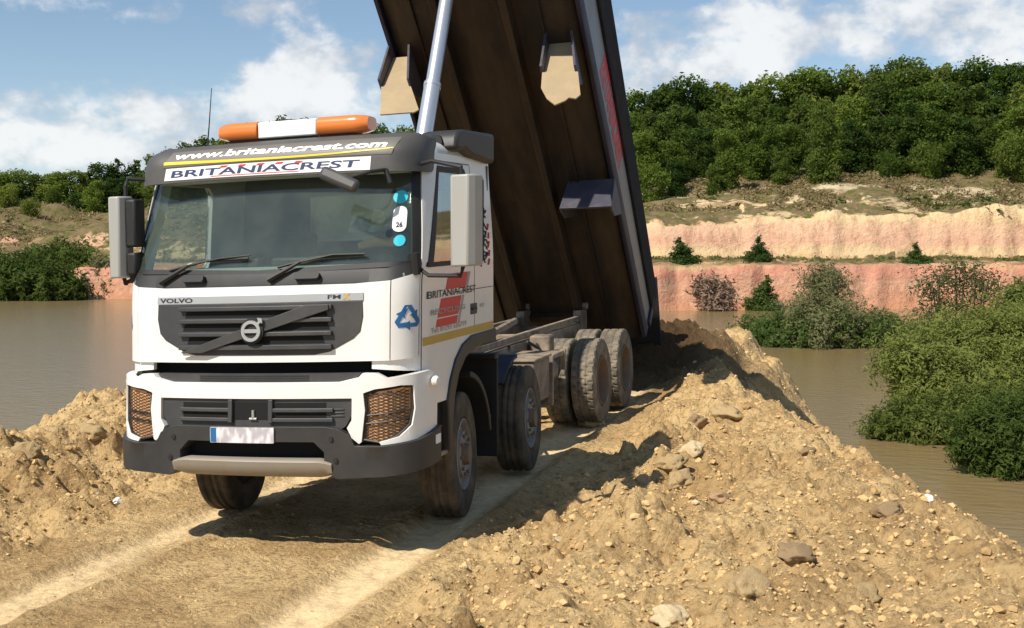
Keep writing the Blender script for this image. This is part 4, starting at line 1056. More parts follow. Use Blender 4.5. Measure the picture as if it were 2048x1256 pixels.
cx = rng.uniform(-5.5, 6.0, ncl * 4); cy = rng.uniform(-4.5, 15, ncl * 4)
keep = rng.random(ncl * 4) < np.clip(1.15 - (cy + 4) / 22, .15, 1)
cx, cy = cx[keep], cy[keep]; cz, rt_, dm_, rf_ = ground(cx, cy)
k2 = (rng.random(len(cx)) < (.30 + .70 * rf_) * (1 - .9 * rt_) * (1 - dm_)) & (cz > WZ); cx, cy, cz, rf_ = cx[k2][:ncl], cy[k2][:ncl], cz[k2][:ncl], rf_[k2][:ncl]
siz = .0080 * (1 - rng.random(len(cx)) * .985) ** -.42; siz = np.clip(siz, .008, .046) * (.50 + .60 * rf_)
for i in range(len(cx)):
    vs, fs = protos[i % 8]; t = rng.random() * 6.28; c, s = math.cos(t), math.sin(t); sc_ = siz[i] * np.array([1, rng.uniform(.7, 1.2), rng.uniform(.6, 1.1)])
    v = vs * sc_; v = np.stack([v[:, 0] * c - v[:, 1] * s, v[:, 0] * s + v[:, 1] * c, v[:, 2]], -1) + (cx[i], cy[i], cz[i] + siz[i] * .12)
    V_.append(v); F_.append(fs + o_); o_ += len(vs)
def tri_mesh(name, V, Fc):
    me = bpy.data.meshes.new(name); n = Fc.shape[1]
    me.vertices.add(len(V)); me.vertices.foreach_set('co', np.ascontiguousarray(V, dtype=np.float32).ravel())
    me.loops.add(Fc.size); me.loops.foreach_set('vertex_index', np.ascontiguousarray(Fc, dtype=np.int32).ravel())
    me.polygons.add(len(Fc)); me.polygons.foreach_set('loop_start', np.arange(0, Fc.size, n, dtype=np.int32)); me.polygons.foreach_set('loop_total', np.full(len(Fc), n, dtype=np.int32))
    me.update(calc_edges=True); me.polygons.foreach_set('use_smooth', [False] * len(me.polygons)); return me
cl = finish('loose_clods', tri_mesh('loose_clods', np.concatenate(V_), np.concatenate(F_)), 'clod', None, 0)
tag(cl, 'small crumbly clods and stones strewn over the sandy mounds', 'soil clods', kind='stuff')

def px_ray(px, py): return (rgt * (px - 1024) / F_PX - upv * (py - 628) / F_PX + fwd)
def on_ground(px, py):
    d = px_ray(px, py); t = 3.
    while t < 60:
        p = CAM + d * t
        if p.z <= float(ground(p.x, p.y)[0]): return p
        t += .03
    return p
ROCKS = [(1385, 905, .135, 'rock_pale', 'pale cream block of clay, biggest rock on the crest of the right mound'),
 (1340, 930, .15, 'rock_tan', 'tan clod tucked against the left side of the pale cream block'),
 (1455, 835, .20, 'rock_tan', 'broad sandy lump standing highest at the far end of the right mound'),
 (1395, 850, .13, 'rock_dark', 'dark brown clod just left of the broad sandy lump on the mound'),
 (1440, 1000, .10, 'rock_pink', 'pinkish clod halfway down the track side of the right mound'),
 (1360, 965, .13, 'rock_tan', 'flat tan slab of clay lying below the pale cream block'),
 (1345, 1240, .12, 'rock_pale', 'pale angular rock at the bottom edge of the photo on the right mound'),
 (1590, 1110, .10, 'rock_dark', 'brown clod low on the right mound above the pale bottom rocks'),
 (1500, 1180, .13, 'rock_tan', 'rounded tan clod near the bottom edge on the right mound'),
 (1615, 905, .07, 'rock_dark', 'small dark stone near the lakeside crest beyond the rocks'),
 (1775, 1025, .09, 'rock_dark', 'dark upright clod on the lakeside slope of the right mound'),
 (1185, 852, .16, 'rock_pale', 'flat pale clay slab beside the third wheel of the truck'),
 (1290, 965, .08, 'rock_pink', 'small reddish clod at the edge of the shadow on the mound'),
 (1120, 1085, .06, 'rock_pale', 'small pale stone at the foot of the right mound'),
 (1730, 1190, .09, 'rock_tan', 'tan clod alone on the smooth part of the right slope'),
 (185, 870, .16, 'rock_tan', 'lumpy tan clod on top of the left berm'),
 (305, 925, .10, 'rock_dark', 'brown clod on the left berm close to the truck bumper'),
 (55, 905, .14, 'rock_tan', 'wide tan clod at the left edge of the photo on the berm'),
 (235, 1005, .05, 'rock_white', 'scrap of crumpled white litter lying on the left berm'),
 (1858, 998, .035, 'rock_white', 'tiny white scrap of litter near the lakeside crest')]
for i, (px, py, r_, m_, lab) in enumerate(ROCKS):
    vs, fs = ico(4, 50 + i, .30, .75); me = tri_mesh('rock', vs, fs)
    nm = 'litter_scrap' if m_ == 'rock_white' else ('rock' if 'pale' in m_ else 'clay_clod')
    me.name = nm; o = finish(nm, me, m_, None, 0); me.polygons.foreach_set('use_smooth', [False] * len(me.polygons) if m_ == 'rock_white' else [True] * len(me.polygons))
    p = on_ground(px, py); o.location = p + Vector((0, 0, r_ * .15)); o.scale = (r_ * random.uniform(.9, 1.25), r_ * random.uniform(.8, 1.1), r_ * random.uniform(.7, .95)); o.rotation_euler = (random.uniform(-.4, .4), random.uniform(-.4, .4), random.uniform(0, 6.28))
    tag(o, lab, 'litter' if nm == 'litter_scrap' else ('rock' if nm == 'rock' else 'clod'), None if nm == 'litter_scrap' else 'lumps on the soil banks')

# ================================================================== FAR SHORE
KEYS = [  # column, list of (distance, z)
 (-2600, [(96, -2.2), (118, -1.6), (120, .9), (124, 1.2), (125, 1.4), (130, 4.0), (136, 5.0), (148, 6.4), (165, 6.8), (200, 7.5), (420, 10)]),
 (0, [(98, -2.2), (109.5, -1.6), (111.5, .9), (115, 1.2), (116, 1.4), (121, 3.4), (128, 5.0), (140, 6.2), (160, 6.6), (200, 7.5), (420, 10)]),
 (260, [(96, -2.2), (106, -1.6), (107.2, 1.2), (112, 1.5), (113, 1.7), (117, 3.8), (125, 5.2), (138, 6.4), (160, 6.8), (200, 7.5), (420, 10)]),
 (800, [(84, -2.2), (92, -1.6), (93.2, 1.4), (100, 1.7), (102, 1.9), (104, 4.7), (112, 6.4), (120, 7.2), (140, 8), (180, 10), (420, 16)]),
 (1290, [(74, -2.2), (80, -1.6), (81.4, 1.55), (92, 1.75), (94, 2.0), (95.6, 5.2), (103, 6.3), (111, 8.1), (130, 11), (170, 14), (420, 22)]),
 (1650, [(78, -2.2), (84, -1.6), (85.4, 1.55), (95, 1.75), (97, 2.0), (98.8, 5.8), (106, 7.0), (113, 9.3), (132, 12), (172, 15), (420, 22)]),
 (2100, [(82, -2.2), (91, -1.6), (92.4, 1.60), (102, 1.8), (104, 2.1), (105.8, 6.1), (113, 7.4), (121, 9.6), (140, 12.5), (180, 16), (420, 22)]),
 (5200, [(82, -2.2), (91, -1.6), (92.4, 1.60), (102, 1.8), (104, 2.1), (105.8, 6.1), (113, 7.4), (121, 9.6), (140, 12.5), (180, 16), (420, 22)])]
kphi = np.array([math.atan((k[0] - 1024) / F_PX) for k in KEYS]); KR = np.array([[q[0] for q in k[1]] for k in KEYS]); KZ = np.array([[q[1] for q in k[1]] for k in KEYS])
def far_profile(phi):
    return np.array([np.interp(phi, kphi, KR[:, j]) for j in range(11)]), np.array([np.interp(phi, kphi, KZ[:, j]) for j in range(11)])
nphi = 2200; phis = np.linspace(kphi[0], kphi[-1], nphi)
subs = [4, 4, 14, 10, 4, 16, 14, 14, 8, 6, 5]
co = []; gr_ = []
Rk, Zk = far_profile(phis)
arc = phis * 90
rows_t = []
for j in range(10):
    for k in range(subs[j]): rows_t.append((j, k / subs[j]))
rows_t.append((9, 1.))
gul = vnoise(arc, arc * 0, .11, 61) * 2.4 + vnoise(arc, arc * 0, .34, 62) * 1.5 + vnoise(arc, arc * 0, 1.1, 63) * .8
gul2 = vnoise(arc, arc * 0 + 7, .13, 64) * 2.6 + vnoise(arc, arc * 0 + 7, .4, 65) * 1.6 + vnoise(arc, arc * 0, 1.2, 66) * .8
cr_ = np.minimum(1, np.abs(vnoise(arc, arc * 0 + 3, .06, 67)) * 9)
leftw = 1 - ss(phis, math.atan((500 - 1024) / F_PX), math.atan((1100 - 1024) / F_PX))
pxs_ = 1024 + F_PX * np.tan(phis)
NU = ((1470, 5, 2.0), (1500, 12, .7), (1936, 6, 2.0), (1998, 9, 1.1), (1700, 8, .6), (1130, 8, 1.2), (1585, 14, .5), (1830, 16, .6), (1370, 12, .5)); NL = ((1405, 12, 1.8), (1440, 16, 2.2), (1345, 9, .8), (1700, 12, 1.0), (1560, 20, .6))
def notch(tab, z):
    return sum(1.15 * k_ * np.exp(-(np.abs(pxs_ - c_ - 9 * np.sin(z * 1.3 + c_) - 4 * np.sin(z * 3.7 + c_)) / (w_ * (1.35 + .5 * np.sin(z * 2.1 + c_)))) ** 1.5) for c_, w_, k_ in tab)
for (j, t) in rows_t:
    r = Rk[j] * (1 - t) + Rk[j + 1] * t; z = Zk[j] * (1 - t) + Zk[j + 1] * t
    wl = 1.15 * np.exp(-((z + .0) / 2.2) ** 2) * (j in (1, 2, 3)); wu = 1. * (j in (4, 5, 6)) * (1 if j == 5 else .6)
    r = r + gul * wl * .8 + gul2 * wu + (1 - cr_) * 1.0 * (j == 5) + notch(NU, z) * (j == 5) * math.sin(math.pi * t) + notch(NL, z) * (j == 2) * math.sin(math.pi * min(t * .8 + .12, 1))
    xx = arc
    z = z + (j in (5, 6, 7)) * (vnoise(xx, r, .25, 71) * (.9 + 2.6 * leftw) + vnoise(xx, r, .8, 72) * .5) + (j == 3) * .15 * vnoise(xx, r, .5, 73) + (j in (2, 5)) * t * (vnoise(xx, xx * 0, .5, 76) * .5 + vnoise(xx, xx * 0, 1.9, 77) * .4) + (j >= 8) * vnoise(xx, r, .05, 74) * 3 + (j in (2, 5)) * vnoise(xx, r + z * 2, .9, 75) * .35
    if j in (1, 2): r = r - (1 - min(t / .45, 1) if j == 2 else t) * 2.2 * np.clip(vnoise(arc, arc * 0, .16, 78) + .5 * vnoise(arc, arc * 0, .6, 79) + .05, 0, 1)
    az = YAW - phis
    co.append(np.stack([CAM.x - np.sin(az) * r, CAM.y + np.cos(az) * r, z], -1)); gr_.append(leftw * (.25 + .55 * np.clip((z - 3.2) / 1.2, 0, 1)))
co = np.array(co); nr = len(rows_t)
fm = mesh_from_grid('far_bank', co.reshape(-1, 3), nphi, nr, [('green', np.array(gr_).reshape(-1))])
fb = finish('far_bank', fm, 'cliff', None, 0); fm.polygons.foreach_set('use_smooth', [True] * len(fm.polygons)); tag(fb, 'terraced pink and cream quarry bank with rough grass across the lake', 'terrain', kind='structure')
def far_z(phi, r):
    i = int(np.clip((phi - phis[0]) / (phis[1] - phis[0]), 0, nphi - 1)); col = co[:, i]; rr_ = np.hypot(col[:, 0] - CAM.x, col[:, 1] - CAM.y)
    k = int(np.argmin(np.abs(rr_ - r))); return float(col[k, 2])
def far_pos(px, r):
    phi = math.atan((px - 1024) / F_PX); az = YAW - phi; rr_ = r / math.cos(phi) if False else r
    return Vector((CAM.x - math.sin(az) * rr_, CAM.y + math.cos(az) * rr_, far_z(phi, rr_)))
def z_at(px, py, r): return CAM.z + (510 - py) / F_PX * r * math.cos(math.atan((px - 1024) / F_PX))

# ================================================================== TREES
def tufts(name, n, r_lo, r_hi, z_lo, z_hi, size, m, label, cat, px_lo=-400, px_hi=2500, thr=-.05, seed=1, zoff=.0):
    r = np.random.default_rng(seed); out = []
    flat = co.reshape(nr, nphi, 3); cand = 0
    while len(out) < n and cand < n * 30:
        cand += 1
        i = r.integers(0, nphi - 1); px_ = pxs_[i]
        if not (px_lo < px_ < px_hi): continue
        k = r.integers(0, nr - 1); f = r.random(); g_ = r.random()
        if not (4 <= rows_t[k][0] <= 8 or rows_t[k][0] == 3): continue
        p_ = flat[k, i] * (1 - f) + flat[k + 1, i] * f; p_ = p_ * (1 - g_) + (flat[k, i + 1] * (1 - f) + flat[k + 1, i + 1] * f) * g_
        d_ = math.hypot(p_[0] - CAM.x, p_[1] - CAM.y)
        if not (z_lo < p_[2] < z_hi): continue
        if vnoise(np.array(p_[0]), np.array(p_[1]), .22, seed + 5) + .6 * vnoise(np.array(p_[0]), np.array(p_[1]), .8, seed + 6) < thr: continue
        q = r.integers(5, 12); s_ = size * r.uniform(.5, 1.5)
        c_ = p_ + r.normal(size=(q, 3)) * np.array([s_, s_, s_ * .35]) + (0, 0, s_ * .35 + zoff)
        out.append(leaves(c_, np.tile([0, 0, 1.], (q, 1)), s_ * .6, r, 1.3))
    me = mkmesh(np.concatenate(out), m, name); o = bpy.data.objects.new(name, me); COL.objects.link(o); tag(o, label, cat, kind='stuff')
def leaves(centres, normals, size, r, elong=1.):
    n = len(centres); t = r.normal(size=(n, 3)); t /= np.linalg.norm(t, axis=1)[:, None]
    nn = normals + .75 * r.normal(size=(n, 3)); nn /= np.linalg.norm(nn, axis=1)[:, None]
    a = np.cross(nn, t); a /= np.linalg.norm(a, axis=1)[:, None] + 1e-9; b = np.cross(nn, a)
    s = (size * r.uniform(.6, 1.35, n))[:, None]
    v = np.stack([centres - a * s * elong, centres - b * s * .55 + nn * s * .12, centres + a * s * elong, centres + b * s * .55 + nn * s * .12], 1)
    return v.reshape(-1, 3)
def crown(seed, h, w, n, size, blobs=14, low=.18, top=1.0, conic=0., elong=1., shell_=.55):
    r = np.random.default_rng(seed); C = []; Nn = []
    bl = []
    for k in range(blobs):
        z = h * (low + (top - low) * (k + .5) / blobs * .93); q = (z / h - low) / (top - low)
        rad = w * .5 * ((1 - q) ** .75 if conic else math.sin(math.pi * min(max(.12 + .80 * q, 0), 1)) ** .7)
        ang = r.random() * 6.28; d = rad * r.uniform(.25, .75)
        br = max(w * r.uniform(.12, .27) * (1 - .35 * q if not conic else (1.1 - q) * 1.15), .05)
        bl.append((np.array([d * math.cos(ang), d * math.sin(ang), z]), br))
        if not conic:
            bl.append((np.array([-d * math.cos(ang + 1) * .8, -d * math.sin(ang + 1) * .8, z + h * r.uniform(-.05, .05)]), br * r.uniform(.7, 1.)))
    wts = np.array([b[1] ** 2 for b in bl]); wts /= wts.sum()
    idx = r.choice(len(bl), n, p=wts)
    dv = r.normal(size=(n, 3)); dv /= np.linalg.norm(dv, axis=1)[:, None]
    rad = np.array([bl[i][1] for i in idx]) * (shell_ - .15 + (1.30 - shell_) * r.random(n) ** .7) * (1 + .30 * np.sin(dv[:, 0] * 5 + idx * 1.7) * np.sin(dv[:, 1] * 4 + idx) + .18 * np.sin(dv[:, 2] * 9 + idx))
    cen = np.array([bl[i][0] for i in idx]) + dv * rad[:, None] * np.array([1, 1, .8])
    return leaves(cen, dv, size * np.ones(n), r, elong)
def quad_mesh(name, V): return tri_mesh(name, V, np.arange(len(V)).reshape(-1, 4))
def trunk_mb(h, r0, seed, limbs=5, spread=.25, low=.3):
    rr_ = random.Random(seed); mb = MB()
    pts = [Vector((0, 0, -.4))]; p = Vector((0, 0, 0))
    for k in range(5): p = p + Vector((rr_.uniform(-.03, .03) * h, rr_.uniform(-.03, .03) * h, h * .8 / 5)); pts.append(p.copy())
    mb.tube(pts, [r0, r0 * .85, r0 * .7, r0 * .5, r0 * .3, r0 * .12], 7)
    for k in range(limbs):
        t = low + (.75 - low) * k / limbs; i = min(int(t * 5) + 1, 5); b = pts[i]; a = rr_.random() * 6.28; l = h * spread * rr_.uniform(.7, 1.2)
        mb.tube([b, b + Vector((math.cos(a) * l * .5, math.sin(a) * l * .5, l * .4)), b + Vector((math.cos(a) * l, math.sin(a) * l, l * .9))], [r0 * .35, r0 * .2, r0 * .06], 5)
    return mb
def make_tree(name, crown_me, trunk_me):
    root = empty(name)
    for nm, me in (('crown', crown_me), ('trunk', trunk_me)):
        o = bpy.data.objects.new(nm, me); COL.objects.link(o); o.parent = root
    return root
def copy_tree(root, loc, sc3, rz, label, group):
    r = root.copy(); COL.objects.link(r); r.location = loc; r.scale = sc3; r.rotation_euler = (0, 0, rz); r['label'] = label; r['group'] = group
    for ch in list(root.children):
        c = ch.copy(); COL.objects.link(c); c.parent = r
    return r
def mkmesh(V, m, name='crown'):
    me = quad_mesh(name, V); me.materials.append(M[m]); return me
def mktrunk(h, r0, seed, **k):
    mb = trunk_mb(h, r0, seed, **k); me = bpy.data.meshes.new('trunk'); me.from_pydata([tuple(v) for v in mb.v], [], mb.f); me.materials.append(M['bark']); me.polygons.foreach_set('use_smooth', [True] * len(me.polygons)); return me
# unit trees are 10 m high
KINDS = {
 'round': ('broadleaf_tree', [mkmesh(crown(101 + k, 10, 7.5, 9000, .20, 16, .06), mm) for k, mm in enumerate(('leafA', 'leafA', 'leafC'))]),
 'dark': ('broadleaf_tree', [mkmesh(crown(111 + k, 10, 6.4, 9000, .20, 16, .03), 'leafB') for k in range(2)]),
 'tall': ('broadleaf_tree', [mkmesh(crown(121 + k, 10, 5.2, 8000, .19, 16, .08), mm) for k, mm in enumerate(('leafA', 'leafC'))]),
 'conifer': ('conifer_tree', [mkmesh(crown(131 + k, 10, 8.6, 9000, .24, 16, .02, 1.0, 1), 'conif') for k in range(2)]),
 'shrub': ('shrub', [mkmesh(crown(141 + k, 10, 16, 5000, .36, 8, .0), mm) for k, mm in enumerate(('leafC', 'leafA'))])}
TR = mktrunk(10, .22, 3)
protos_t = {}; ORDER = []; PLANTED = []
KW = {'round': 'round mid green tree', 'dark': 'dense dark green tree', 'tall': 'narrow light green tree', 'conifer': 'dark pointed conifer', 'shrub': 'low spreading green shrub'}
def plant(kind, px, r, toppx=None, h=None, wscale=1., label=None, group=None, var=None, sink=.3):
    if px > 1290: r += 9.5 * min((px - 1290) / 810, 1)
    p = far_pos(px, r); ORDER.append(px)
    if h is None: h = max(z_at(px, toppx, r) - p.z, 1.5)
    h = h + sink; p.z -= sink
    nm, meshes = KINDS[kind]; v = random.randrange(len(meshes)) if var is None else var % len(meshes)
    s = h / 10; ws = s * wscale; first = (kind, v) not in protos_t
    if first: protos_t[(kind, v)] = make_tree(nm, meshes[v], TR)
    root = protos_t[(kind, v)]
    if first:
        root.location = p; root.scale = (ws, ws, s); root.rotation_euler = (0, 0, random.random() * 6.28); root['label'] = label; root['group'] = group; root['category'] = 'shrub' if kind == 'shrub' else 'tree'; PLANTED.append((px, root)); return root
    root_c = copy_tree(root, p, (ws, ws, s), random.random() * 6.28, label, group); root_c['category'] = 'shrub' if kind == 'shrub' else 'tree'
    PLANTED.append((px, root_c)); return root_c
SKY = [(-700, 330), (-300, 335), (0, 345), (75, 352), (110, 342), (160, 338), (200, 330), (250, 312), (290, 318), (350, 302), (440, 268), (540, 242), (640, 245), (780, 256), (900, 235), (1100, 205), (1240, 195), (1290, 185), (1400, 165), (1500, 166), (1560, 148), (1700, 141), (1790, 128), (1870, 130), (1905, 148), (1950, 130), (2048, 134), (2300, 130), (2800, 140)]
rt = random.Random(11)
G_R = 'wood above the right-hand cliff'; G_L = 'wood on the left-hand hill'
px = 980
while px < 2500:   # skyline row, right
    top = lerp_tab(px, SKY) + rt.uniform(-9, 8); kd = rt.choice(('round', 'round', 'dark', 'tall')); r = rt.uniform(133, 140)
    plant(kd, px, r, top, label=KW[kd] + ' on skyline of the wood right of the truck', group=G_R, wscale=rt.uniform(.95, 1.2)); px += rt.uniform(36, 52)
px = 1000
while px < 2480:
    top = lerp_tab(px, SKY) + rt.uniform(28, 60); kd = rt.choice(('round', 'dark', 'dark', 'tall', 'round')); r = rt.uniform(122, 128)
    plant(kd, px, r, top, label=KW[kd] + ' in middle row of the wood right of the truck', group=G_R, wscale=rt.uniform(1., 1.25)); px += rt.uniform(42, 58)
px = 1215
while px < 2450:
    top = lerp_tab(px, SKY) + rt.uniform(75, 130); kd = rt.choice(('round', 'dark', 'round')); r = rt.uniform(113, 117)
    plant(kd, px, r, top, label=KW[kd] + ' in front row of the wood right of the truck', group=G_R, wscale=rt.uniform(1., 1.3)); px += rt.uniform(48, 66)
for px, r, top, kd, ws, lab in ((1455, 108.5, 262, 'round', .9, 'bright green leafy tree at the foot of the wood above the cliff'), (1425, 107, 330, 'dark', .9, 'short dark bush hanging over the grass below the bright tree'),
    (1640, 108, 215, 'dark', .85, 'tallest dark brownish tree standing forward of the wood'), (1850, 110, 288, 'shrub', .75, 'wide grey green thicket on the grass before the wood'), (1770, 110, 305, 'shrub', .6, 'smaller thicket left of the wide grey green one'),
    (2020, 110, 283, 'shrub', .8, 'pale green thicket at the right edge of the photo below the wood'), (1300, 108, 330, 'shrub', .7, 'dark shrub just right of the raised body above the cliff'), (1350, 109, 318, 'dark', 1.1, 'squat dark tree at the left end of the wood edge'), (1560, 109, 300, 'dark', 1.1, 'dark rounded tree touching the grass left of the tallest dark one')):
    plant(kd, px, r, top, label=lab, group=G_R, wscale=ws)
px = -650
while px < 1000:   # left hill
    top = lerp_tab(px, SKY) + rt.uniform(-8, 7); kd = rt.choice(('round', 'dark', 'dark', 'tall')) if px > 170 else rt.choice(('round', 'dark')); r = rt.uniform(158, 164)
    if 225 < px < 300: kd = 'conifer'
    plant(kd, px, r, top, label=KW[kd] + (' on the hill skyline left of the cab' if px < 300 else ' rising behind the roof of the cab'), group=G_L, wscale=rt.uniform(1.1, 1.5)); px += rt.uniform(30, 44)
px = -620
while px < 960:
    top = lerp_tab(px, SKY) + rt.uniform(26, 55); kd = rt.choice(('round', 'dark', 'round')); r = rt.uniform(148, 153)
    plant(kd, px, r, top, label=KW[kd] + (' part way down the hill left of the cab' if px < 300 else ' low behind the cab'), group=G_L, wscale=rt.uniform(1.2, 1.6)); px += rt.uniform(36, 50)
for px, r, top, kd, ws, lab in ((20, 143, 372, 'shrub', .8, 'broad green bush at the left edge of the photo below the hill trees'), (110, 143, 378, 'shrub', .8, 'second broad bush right of the leftmost one on the hill'), (60, 138, 400, 'shrub', .6, 'low bush on the brown grass below the two broad bushes')):
    plant(kd, px, r, top, label=lab, group=G_L, wscale=ws)
ZONES = [(-350, 'far beyond the left edge'), (0, 'beyond left edge'), (90, 'at the left edge'), (170, 'above the pale bank rocks'), (232, 'left of the left mirror'), (300, 'above the left mirror'), (420, 'beside the antenna'), (560, 'left of the light bar'), (700, 'behind the light bar'), (850, 'between light bar and ram'), (1000, 'behind the tipping ram'), (1130, 'behind the raised body'), (1235, 'behind the body side'), (1300, 'next to the raised body'), (1380, 'above the bushy pine on the ledge'), (1470, 'near the bright foremost tree'), (1560, 'above the slim young pine'), (1660, 'round the forward tree'), (1760, 'above the lake willow'), (1850, 'left above the thicket'), (1930, 'right above the thicket'), (2010, 'above the willow thicket'), (2080, 'at the right edge'), (2250, 'just right of the photo edge'), (9999, 'far beyond the right edge')]
seen = {}
for px_, o in PLANTED:
    if o['label'].startswith(tuple(KW.values())):
        z_ = next(t for lim, t in ZONES if px_ < lim)
        base_ = o['label'].replace(' of the wood right of the truck', '').replace(' left of the cab', '').replace(' rising behind the roof of the cab', ' on the skyline').replace(' low behind the cab', ' low on the hill').replace(' part way down the hill', ' low on the hill')
        seen.setdefault((base_, z_), []).append((px_, o))
for (b_, z_), l_ in seen.items():
    l_.sort(key=lambda t: t[0]); n_ = len(l_)
    for k_, (q_, o) in enumerate(l_):
        o['label'] = b_ + ', ' + z_ + ('' if n_ == 1 else (', left one' if k_ == 0 else (', right one' if k_ == n_ - 1 else ', middle one')))
        if n_ > 3: o['label'] = b_ + ', ' + z_ + ', ' + ('first', 'second', 'third', 'fourth', 'fifth', 'sixth', 'seventh', 'eighth', 'ninth', 'tenth', 'eleventh', 'twelfth')[min(k_, 11)] + ' from left'
# small conifers on the ledges
for px, r, top, ws, lab in ((1360, 86.5, 470, 1.25, 'bushy young pine on the ledge nearest the raised body'), (1518, 86.5, 466, .95, 'slim young pine on the ledge left of the lake willow'), (1832, 86.5, 480, 1.15, 'young pine on the ledge above the willow thicket'), (1532, 79.4, 558, .75, 'tiny pointed pine at the foot of the lower pink cliff')):
    o = plant('conifer', px, r, top, label=lab, group='young pines on the cliff ledges', wscale=ws * 1.15, sink=.1)
    if top == 558: o.location.z = -1.6; o.scale = (.34, .34, .27)
for px, r, top, ws, lab in ((1655, 92, 500, .5, 'little bush under the upper cliff'),):
    pass

tufts('rough_grass', 6500, 0, 0, 5.9, 10.5, .17, 'drygrass', 'tufts of dry brownish grass on the slopes above the cliffs', 'grass', thr=.0, seed=21)
tufts('bank_grass', 3500, 0, 0, 1.3, 8.0, .20, 'drygrass', 'brown and green tufts on the left bank across the lake', 'grass', px_hi=700, thr=.0, seed=31)
tufts('green_scrub', 1500, 0, 0, 5.6, 10.5, .24, 'scrub', 'low green scrub patches along the top of the cliffs', 'scrub', thr=.18, seed=22)
tufts('ledge_scrub', 900, 0, 0, 1.45, 2.2, .15, 'scrub', 'low scrub growing along the ledge between the two cliffs', 'scrub', thr=-.1, seed=23)
# ---- lake willows and bank shrubs, each with its own crown
def bush(name, px, basepx, spec, n, size, m, label, cat, group, elong=1.9, seed=1, stems=7, yoff=0.):
    """spec: blobs (dpx, top px, radius m, depth offset m); stands at the water where its base shows"""
    dist = (CAM.z - WZ) * F_PX / (basepx - 510) if basepx < 750 or 840 < basepx < 990 else basepx / 10. * .995
    d = px_ray(px, 510); d.z = 0; o0 = CAM + d * dist; o0.z = WZ
    root = empty(name, o0); tag(root, label, cat, group); r = np.random.default_rng(seed)
    bl = []
    for dpx, tp, rad, dep in spec:
        dd = dist + dep; lat = (px + dpx - 1024) / F_PX * dd - (px - 1024) / F_PX * dist
        ztop = CAM.z + (510 - tp) / F_PX * dd - WZ
        c = np.array(rgt) * lat + np.array(fwd) * dep; c[2] = max(ztop - rad * 1.15, rad * .35); bl.append((c, rad))
    wts = np.array([b[1] ** 2 for b in bl]); wts /= wts.sum(); idx = r.choice(len(bl), n, p=wts)
    dv = r.normal(size=(n, 3)); dv /= np.linalg.norm(dv, axis=1)[:, None]
    lump = 1 + .44 * np.sin(dv[:, 0] * 6 + idx) * np.cos(dv[:, 1] * 7 + idx * 2) + .22 * np.sin(dv[:, 2] * 11 + idx) * np.sin(dv[:, 0] * 9)
    lump = lump * np.where(r.random(n) < .10, 1 + .35 * r.random(n) ** 2, 1)
    rad = np.array([bl[i][1] for i in idx]) * (.35 + .75 * r.random(n) ** .5) * lump
    cen = np.array([bl[i][0] for i in idx]) + dv * rad[:, None] * np.array([1, 1, .85])
    # shoots: feathery sprays out of the crown
    ok = cen[:, 2] > .02; cen = cen[ok]; dv = dv[ok]
    V = leaves(cen, dv + np.array([0, 0, .6]), size * np.ones(len(cen)), r, elong)
    me = mkmesh(V, m); o = bpy.data.objects.new('crown', me); COL.objects.link(o); o.parent = root
    mb = MB()
    for k in range(stems):
        c, rad_ = bl[k % len(bl)]; e = Vector(c) + Vector((r.uniform(-.4, .4), r.uniform(-.4, .4), .5)) * rad_
        b0 = Vector((c[0] * .6, c[1] * .6, -.5)); mb.tube([b0, b0.lerp(e, .5) + Vector((0, 0, .2)), e], [.05, .035, .012], 5)
    mb.build('stem', 'bark', root)
    return root
GW = 'bushes standing in the lake'
bush('lake_willow', 1650, 690, [(0, 515, .95, 1), (-10, 560, 1.3, 0), (30, 590, 1.3, 0), (-50, 600, 1.2, .4), (60, 620, 1.2, -.5), (0, 640, 1.5, -.8)], 42000, 0.048, 'greyleaf', 'rounded grey green willow rising from the island of plants in the lake', 'bush', GW, seed=5)
bush('island_reeds', 1650, 690, [(-140, 625, .85, 0), (-90, 618, 1.0, -.2), (-50, 625, 1.0, -.8), (-20, 640, 1.0, -1), (40, 640, 1.1, -1), (100, 630, 1.1, -.5), (150, 640, .9, 0), (-110, 645, .8, -.6), (75, 652, .8, -1.2)], 54600, 0.043, 'reed', 'low mat of fresh green plants around the foot of the lake willow', 'plants', GW, 2.2, 6)
bush('willow_thicket', 1965, 850, [(-150, 655, .7, 0), (-110, 640, .8, .5), (-60, 610, 1.0, 1), (0, 600, 1.1, 1.2), (60, 590, 1.2, 1.5), (120, 580, 1.2, 1.5), (-60, 670, 1.1, 0), (10, 660, 1.2, 0), (90, 660, 1.3, .2), (150, 640, 1.3, .3), (-90, 720, .7, -.5), (-20, 740, .8, -.4), (-60, 780, .8, -.6), (0, 790, .8, -.8), (60, 760, .9, -.5), (220, 600, 1.3, 1), (300, 610, 1.3, 1)], 180000, 0.033, 'willow', 'large yellow green willow thicket in the water at the right edge', 'bush', GW, seed=7, stems=14)
bush('willow_bush', 2060, 945, [(-70, 800, .55, -.2), (-30, 790, .7, 0), (30, 760, .8, .3), (-20, 860, .55, -.4), (40, 840, .7, -.2), (110, 800, .8, 0), (-110, 850, .35, -.2), (100, 880, .6, 0)], 77000, 0.029, 'willowd', 'dark leafy willow bush low at the right edge, nearest of the lake bushes', 'bush', GW, seed=8)
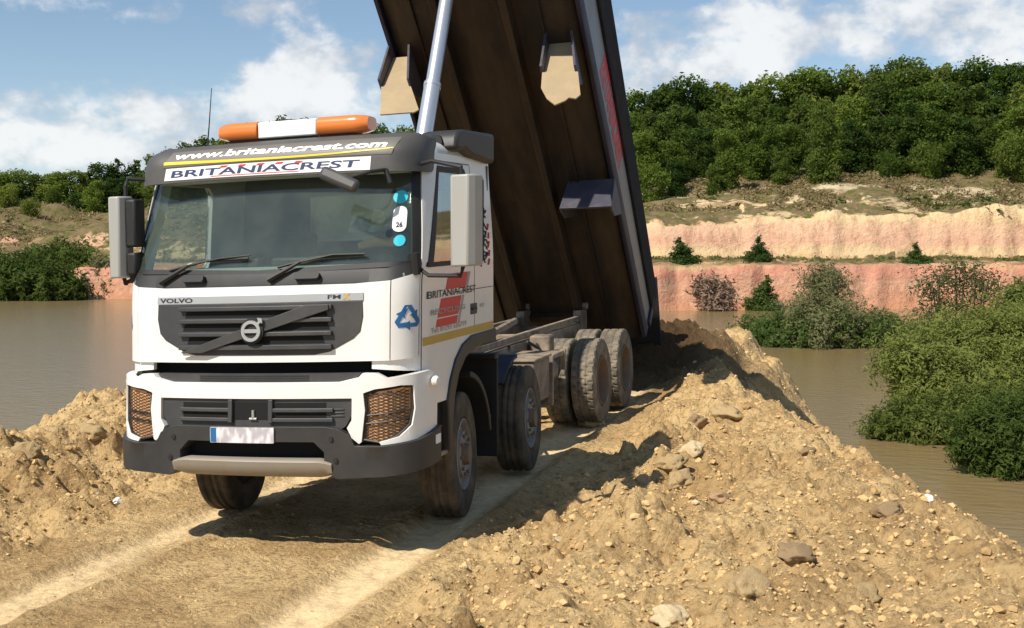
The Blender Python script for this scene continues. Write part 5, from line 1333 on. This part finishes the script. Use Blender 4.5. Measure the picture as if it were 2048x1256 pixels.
bush('reed_patch', 1905, 885, [(-90, 790, .50, .6), (-40, 790, .6, .7), (20, 775, .75, .8), (70, 770, .8, .8), (-130, 815, .42, .4), (-60, 825, .45, 0), (10, 830, .5, -.2), (60, 830, .6, 0), (100, 800, .7, .4)], 58799, 0.029, 'willow', 'lower olive green willow growth spreading over the water left of the dark bush', 'plants', GW, 2.2, 9)
bush('sparse_sapling', 1925, 720, [(-60, 520, .8, 0), (-10, 505, .7, .5), (40, 520, .8, 0), (0, 560, 1.2, 0), (-60, 590, .9, 0), (60, 590, 1., 0)], 7800, 0.043, 'greyleaf', 'thin airy sapling with the pink cliff showing through it', 'bush', GW, seed=10, stems=16)
bush('lakeside_bush', 2035, 740, [(20, 560, .9, 0), (60, 540, 1.1, 0), (0, 600, 1.0, 0)], 18000, .055, 'willowd', 'dark bush behind the willow thicket at the right edge', 'bush', GW, seed=12)
bush('bank_bushes', 60, 1000, [(-160, 500, 2.6, 1.5), (-60, 495, 2.6, 1.5), (-10, 505, 2.5, 1), (40, 520, 2.3, .5), (70, 545, 1.5, 0), (-20, 560, 1.9, -1), (40, 565, 1.8, -1), (82, 570, 1.1, -.5), (-90, 550, 1.9, 0)], 60000, .13, 'willowd', 'dense dark green bushes along the waterline at the left edge', 'bush', 'bushes on the far bank', seed=13)
bush('bank_bush', 130, 1010, [(-40, 485, 2.0, 5), (0, 472, 2.2, 6), (35, 492, 2.0, 5), (-70, 505, 1.7, 5), (10, 520, 2.0, 4), (30, 530, 1.3, 4)], 30000, .12, 'leafB2' if 'leafB2' in M else 'willowd', 'rounded bush higher up the left bank beside the pale rocks', 'bush', 'bushes on the far bank', seed=14)
M['deadbrush'] = leaf_mat('dead_brush', (.12, .085, .055), (.29, .20, .14), .25)
bush('dead_brush', 1430, 800, [(-22, 540, 1.0, 1.5), (5, 545, 1.1, 1.8), (-8, 575, 1.0, .8), (8, 600, 1.0, 0), (-30, 560, .7, 1.4)], 3200, .11, 'deadbrush', 'tangle of brown dead brush hanging down the gully in the lower pink cliff', 'brush', 'bushes on the far bank', seed=16)
bush('bank_sapling', 212, 1000, [(-10, 510, .9, 4), (6, 530, 1.1, 4), (0, 560, .9, 3)], 2500, .13, 'greyleaf', 'small thin sapling in front of the pink rock left of the mirror', 'bush', 'bushes on the far bank', seed=15)
